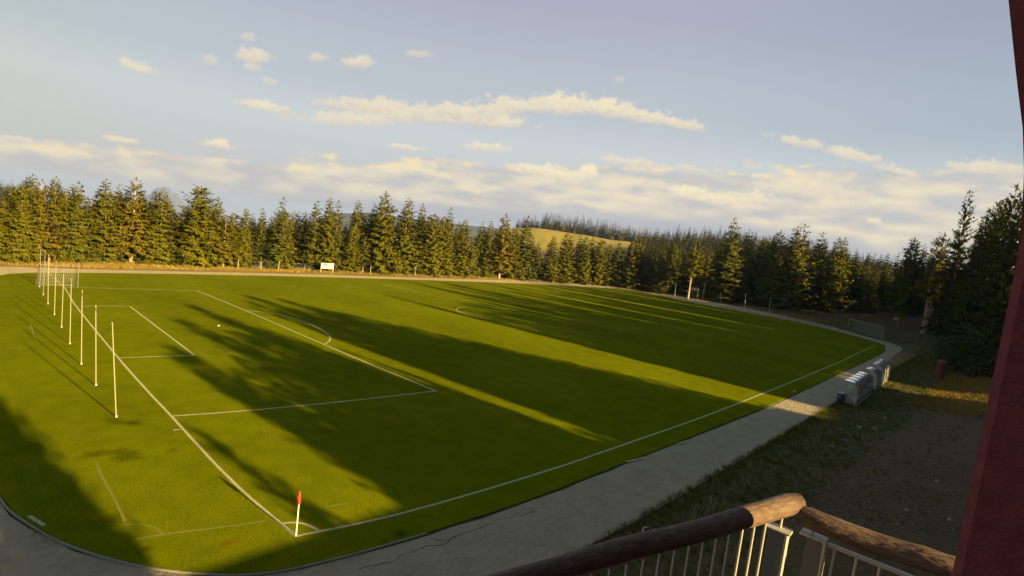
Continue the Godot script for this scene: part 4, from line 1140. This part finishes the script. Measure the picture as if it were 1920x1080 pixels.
func build_small_things():
	# the board by the tree line
	var p := hit(601, 511.5)
	var v := Vector3(1, 0, 0.12).normalized()
	var bd := thing("sign_board", "white sign board on two posts before the trees at the far side", "sign", p, 0.0)
	var unit: float = p.distance_to(EYE) / LENS
	var wide := 19.0 * unit * 1.15
	for s in [0.0, wide]:
		var st := mb(); box(st, v * s + Vector3(0, 9.0 * unit, 0), Vector3(0.13, 18.0 * unit, 0.13), Basis(v, Vector3.UP, v.cross(Vector3.UP)), 0.01)
		obj("post", done(st), M.stake, bd)
	var st := mb(); box(st, v * wide * 0.5 + Vector3(0, 12.5 * unit, 0) + Vector3(0, 0, 0.1), Vector3(wide * 1.04, 9.5 * unit, 0.06), Basis(v, Vector3.UP, v.cross(Vector3.UP)), 0.01)
	var pn := obj("panel", done(st), M.white, bd)
	st = mb(); box(st, v * wide * 0.52 + Vector3(0, 13.0 * unit, 0) + Vector3(0, 0, 0.133), Vector3(wide * 0.7, 3.2 * unit, 0.01), Basis(v, Vector3.UP, v.cross(Vector3.UP)))
	obj("print", done(st), mat(alb(0.42, 0.46, 0.30), 0.8), pn)
	# the red bin below the bush
	p = hit(1760, 712)
	var rb := thing("red_bin", "tall dull red metal bin standing below the dark bush", "bin", p)
	unit = p.distance_to(EYE) / LENS
	st = mb(); tube(st, [Vector3(0, -0.05, 0), Vector3(0, 26.0 * unit, 0)], [6.0 * unit, 5.6 * unit], 16)
	obj("drum", done(st), mat(alb(0.12, 0.02, 0.014), 0.8), rb)
	st = mb(); tube(st, [Vector3(0, 26.0 * unit, 0), Vector3(0, 28.0 * unit, 0), Vector3(0, 29.5 * unit, 0)], [6.3 * unit, 6.0 * unit, 2.0 * unit], 16)
	obj("lid", done(st), mat(alb(0.16, 0.03, 0.025), 0.7), rb)
	# bush and the light green tree
	p = hit(1806, 704)
	leafy("bush", "large dark round bush on the bank before the red wall", "bush", p, 5.8, 7.4, 5200, Color(0.052, 0.066, 0.016), 0.0, 31)
	var s := spot(887, 458, -1.0)
	leafy("rowan_tree", "light green leafy tree among the spruces right of the middle", "tree", s[0], s[1], s[1] * 0.62, 1500, Color(0.095, 0.105, 0.014), 0.12, 32)
	s = spot(1636, 540, -20.0)
	# a pale boulder in the sun and a bench at the wood
	p = hit(1681, 600)
	var sm := SphereMesh.new(); sm.radius = 1.0; sm.height = 1.3; sm.radial_segments = 12; sm.rings = 7
	var sa := sm.surface_get_arrays(0)
	var vv: PackedVector3Array = sa[Mesh.ARRAY_VERTEX]
	for k in vv.size(): vv[k] *= 1.0 + 0.3 * fn.get_noise_3dv(vv[k] * 1.2)
	sa[Mesh.ARRAY_VERTEX] = vv; sa[Mesh.ARRAY_NORMAL] = null; sa[Mesh.ARRAY_TANGENT] = null
	var am := ArrayMesh.new(); am.add_surface_from_arrays(Mesh.PRIMITIVE_TRIANGLES, sa)
	var t2 := SurfaceTool.new(); t2.create_from(am, 0); t2.generate_normals()
	var stone := t2.commit()
	tag(obj("boulder", stone, mat(alb(0.42, 0.36, 0.26), 0.95)), "pale boulder on the forest edge right of the goal", "boulder").position = p + Vector3(0, 0.15, 0)
	get_node("boulder").scale = Vector3(0.9, 0.5, 0.7)
	p = hit(1590, 580)
	var be := thing("bench", "grey bench at the edge of the dark wood above the right goal", "bench", p, 0.25)
	for b in [[0.5, 0.0, 0.5], [0.85, 0.28, 0.2], [1.05, 0.30, 0.2]]:
		st = mb(); box(st, Vector3(1.6, b[0], -b[1]), Vector3(3.4, 0.07, b[2]), Basis.IDENTITY, 0.01); obj("seat" if b[1] == 0.0 else "backrest_slat", done(st), M.galv, be)
	for x in [0.2, 3.0]:
		st = mb(); box(st, Vector3(x, 0.5, -0.12), Vector3(0.09, 1.1, 0.45), Basis.IDENTITY, 0.01); obj("leg", done(st), M.steel, be)
	# small finds
	p = g(410, 611, 0.05)
	var disc := thing("marker_disc", "small white marker disc lying on the grass inside the penalty area", "marker", p)
	st = mb(); tube(st, [Vector3(0, 0, 0), Vector3(0, 0.02, 0), Vector3(0, 0.07, 0)], [0.11, 0.10, 0.04], 12); obj("cone", done(st), M.white, disc)
	p = hit(1219, 1001)
	st = mb()
	var loop := []
	var lr := []
	for k in 15:
		var a := TAU * k / 14.0 * 0.93
		loop.append(p + Vector3(cos(a) * 0.34, 0.05 + 0.02 * sin(a * 3.0), sin(a) * 0.30)); lr.append(0.022)
	tube(st, loop, lr, 6)
	tag(obj("hose_loop", done(st), M.white), "pale loop of hose lying in the grass beside the track above the log rail", "hose")
	var r := RandomNumberGenerator.new(); r.seed = 44
	var stones := [[1602, 812], [1622, 790], [1585, 826], [1660, 785], [1640, 806], [1560, 838], [1700, 960], [1755, 905], [1781, 978], [1612, 802], [1596, 796], [1668, 812], [1575, 805], [1648, 770], [1822, 696], [1830, 760]]
	for q in stones:
		var o := obj("stone", stone, M.stone)
		o.position = hit(q[0], q[1]) + Vector3(0, 0.03, 0)
		o.scale = Vector3(r.randf_range(0.1, 0.22), r.randf_range(0.07, 0.14), r.randf_range(0.1, 0.2)); o.rotation.y = r.randf() * TAU
		tag(o, "grey stone lying in the dark dirt of the slope on the right", "stone", "stones on the dirt slope")
	var weeds := [[1530, 838, "tall"], [1512, 850, "leafy"], [1556, 822, "leafy"], [1395, 914, "tall"], [1412, 925, "leafy"], [1300, 985, "tall"], [1322, 975, "tall"], [1340, 968, "tall"], [1478, 880, "leafy"], [1450, 890, "leafy"]]
	for k in weeds.size():
		weed(hit(weeds[k][0], weeds[k][1]), weeds[k][2], "%s weed clump on the grass verge, %s counted from the team shelters" % [weeds[k][2], ORD[[1, 2, 0, 5, 6, 9, 8, 7, 3, 4][k]]], 60 + k)

func weed(p: Vector3, how: String, label: String, seed_: int):
	var r := RandomNumberGenerator.new(); r.seed = seed_
	var o := thing("weed", label, "plant", p, 0.0, "weeds on the verge")
	var vs := PackedVector3Array()
	var cs := PackedColorArray()
	var tall := 0.95 if how == "tall" else 0.55
	var st := mb()
	for k in (7 if how == "tall" else 10):
		var a := r.randf() * TAU
		var top := Vector3(cos(a), 0, sin(a)) * r.randf_range(0.1, 0.45) + Vector3(0, tall * r.randf_range(0.6, 1.1), 0)
		var foot_ := Vector3(cos(a), 0, sin(a)) * r.randf_range(0.0, 0.15)
		tube(st, [foot_, (foot_ + top) * 0.5 + Vector3(0, 0.05, 0), top], [0.010, 0.008, 0.004], 4, false)
		for i in 9:
			var f := r.randf_range(0.2, 1.0)
			var b := r.randf() * TAU
			frond(vs, cs, foot_.lerp(top, f), Vector3(cos(b), r.randf_range(-0.3, 0.5), sin(b)) * r.randf_range(0.1, 0.22), Vector3(-sin(b), 0, cos(b)) * 0.035, Color(0.09, 0.10, 0.03) * r.randf_range(0.7, 1.3))
	obj("stem", done(st), M.leafstem if M.has("leafstem") else M.stake, o)
	obj("foliage", leaf_mesh(vs, cs), M.leaf, o)

func leafy(called: String, label: String, category: String, at: Vector3, tall: float, wide: float, n: int, tint: Color, base: float, seed_: int):
	var r := RandomNumberGenerator.new(); r.seed = seed_
	var o := thing(called, label, category, at)
	var vs := PackedVector3Array()
	var cs := PackedColorArray()
	var puffs := []
	for k in 22:
		var a := r.randf() * TAU
		var f := r.randf()
		var y := lerpf(base, 0.88, f)
		var rr := sqrt(r.randf()) * (0.42 if y < 0.6 else 0.42 * (1.0 - y) / 0.4 + 0.05)
		puffs.append(Vector3(cos(a) * rr * wide, y * tall, sin(a) * rr * wide))
	for k in n:
		var c: Vector3 = puffs[r.randi() % puffs.size()]
		var d := Vector3(r.randfn(), r.randfn(), r.randfn()).normalized()
		var p := c + d * r.randf_range(0.5, 1.0) * wide * 0.15
		if p.y < 0.05: continue
		var s := r.randf_range(0.25, 0.5)
		frond(vs, cs, p, (d + Vector3(r.randfn(), r.randfn() - 0.3, r.randfn()) * 0.6).normalized() * s, d.cross(Vector3(r.randfn(), 1, r.randfn())).normalized() * s * 0.3, tint * r.randf_range(0.7, 1.35))
	var st := mb()
	tube(st, [Vector3(0, -0.1, 0), Vector3(0.05, tall * 0.35, 0), Vector3(0, tall * 0.8, 0.05)], [0.13, 0.09, 0.02], 7, false)
	for c in puffs.slice(0, 9): tube(st, [Vector3(0.02, tall * 0.18, 0), c * 0.6 + Vector3(0, tall * 0.06, 0), c], [0.05, 0.035, 0.012], 5, false)
	obj("trunk", done(st), M.bark, o)
	obj("crown", leaf_mesh(vs, cs), M.leaf, o)

# ---------------------------------------------------------------- grass and gravel
func tuft_mesh(n: int, tall: float, spread: float, seed_: int) -> ArrayMesh:
	var r := RandomNumberGenerator.new(); r.seed = seed_
	var vs := PackedVector3Array()
	var cs := PackedColorArray()
	for k in n:
		var a := r.randf() * TAU
		var p := Vector3(cos(a), 0, sin(a)) * r.randf() * spread
		var tip := p + Vector3(cos(a) * r.randf_range(0.02, 0.2), tall * r.randf_range(0.5, 1.1), sin(a) * r.randf_range(0.02, 0.2))
		var w := Vector3(-sin(a), 0, cos(a)) * 0.018
		vs.append_array([p - w - Vector3(0, 0.05, 0), p + w - Vector3(0, 0.05, 0), tip])
		for i in 3: cs.append(Color(1, 1, 1) * r.randf_range(0.75, 1.2))
	return leaf_mesh(vs, cs)

func scatter(called: String, label: String, category: String, mesh: Mesh, places: Array, m: Material):
	var mm := MultiMesh.new(); mm.transform_format = MultiMesh.TRANSFORM_3D; mm.use_colors = true; mm.mesh = mesh; mm.instance_count = places.size()
	for k in places.size():
		mm.set_instance_transform(k, places[k][0]); mm.set_instance_color(k, places[k][1])
	var o := MultiMeshInstance3D.new(); o.name = called; o.multimesh = mm; o.material_override = m; add_child(o, true)
	tag(o, label, category, "", "stuff")

func build_ground_cover():
	var r := RandomNumberGenerator.new(); r.seed = 77
	var pl := []
	var tries := 0
	while pl.size() < 26000 and tries < 200000:
		tries += 1
		var x := r.randf_range(-14, 150)
		var z := r.randf_range(-86, -40)
		var far_edge := lerpf(-74.3, -77.0, ss(0, 40, x)) - 0.9 * ss(40, 75, x)
		if x > 75.0: far_edge = lerpf(-77.0, -72.5, (x - 75.0) / 52.0)
		var ok := z < far_edge - 0.4
		if x > 131.0 and z < -44.0: ok = true
		if not ok: continue
		var s := r.randf_range(0.5, 1.25)
		var n := fn.get_noise_2d(x * 0.12, z * 0.25)
		var c := Color(0.30, 0.215, 0.05).lerp(Color(0.17, 0.145, 0.035), clampf(0.45 + n * 1.2, 0, 1)) * r.randf_range(0.8, 1.2)
		pl.append([Transform3D(Basis(Vector3.UP, r.randf() * TAU).scaled(Vector3(s, s, s)), Vector3(x, height(x, z), z)), c])
	scatter("meadow_grass", "tall dry yellow grass between the track and the trees", "grass", tuft_mesh(9, 0.42, 0.22, 1), pl, M.leaf)
	pl = []
	for k in 14000:
		var x := r.randf_range(4, 112)
		var z := 6.3 - x * 0.03 + pow(r.randf(), 1.7) * 9.0
		if x > 100.0: z = r.randf_range(2.0, 14.0)
		if z > 10.0 and x < 95.0 and r.randf() < 0.85: continue
		var s := r.randf_range(0.35, 0.9)
		pl.append([Transform3D(Basis(Vector3.UP, r.randf() * TAU).scaled(Vector3(s, s, s)), Vector3(x, height(x, z), z)), Color(0.085, 0.102, 0.012).lerp(Color(0.12, 0.11, 0.018), r.randf())])
	for k in 5200:
		var x := r.randf_range(54, 84)
		var z := r.randf_range(9, 19)
		var s := r.randf_range(0.6, 1.1)
		pl.append([Transform3D(Basis(Vector3.UP, r.randf() * TAU).scaled(Vector3(s, s, s)), Vector3(x, height(x, z), z)), Color(0.26, 0.19, 0.045) * r.randf_range(0.7, 1.2)])
	for k in 5000:
		var x := r.randf_range(113, 160)
		var z := r.randf_range(-46, 10)
		if x < lerpf(133.0, 113.0, ss(-50.0, -2.0, z)): continue
		var s := r.randf_range(0.5, 1.0)
		pl.append([Transform3D(Basis(Vector3.UP, r.randf() * TAU).scaled(Vector3(s, s, s)), Vector3(x, height(x, z), z)), Color(0.13, 0.10, 0.03) * r.randf_range(0.7, 1.2)])
	scatter("verge_grass", "rough grass on the verge and the bank right of the track", "grass", tuft_mesh(9, 0.34, 0.2, 2), pl, M.leaf)
	pl = []
	for k in 2600:
		var q := hit(r.randf_range(1480, 1860), r.randf_range(765, 1000))
		if q.z < 8.5 and r.randf() < 0.8: continue
		var s := r.randf_range(0.02, 0.07)
		pl.append([Transform3D(Basis(Vector3.UP, r.randf() * TAU).scaled(Vector3(s, s * 0.6, s)), q + Vector3(0, s * 0.2, 0)), Color(1, 1, 1) * r.randf_range(0.08, 0.2)])
	var ic := SphereMesh.new(); ic.radius = 1.0; ic.height = 2.0; ic.radial_segments = 5; ic.rings = 3
	scatter("gravel", "small loose gravel on the dirt yard below the balcony", "gravel", ic, pl, M.needles)
	pl = []
	for k in 9000:                                                    # blades that stand out of the turf at the near corner
		var q := g(r.randf_range(-60, 1000), r.randf_range(800, 1085), 0.05)
		if q.z > 1.3 or q.x < -6.2 or (q.x < -3.0 and q.z > -3.0 - 0.2 * q.x - 2.0): continue
		var s := r.randf_range(0.12, 0.24)
		pl.append([Transform3D(Basis(Vector3.UP, r.randf() * TAU).scaled(Vector3(s, s * 0.8, s)), q), Color(0.115, 0.12, 0.012) * r.randf_range(0.75, 1.15)])
	scatter("turf_blades", "short uneven grass blades in the near corner of the pitch", "grass", tuft_mesh(9, 0.30, 0.45, 3), pl, M.leaf)
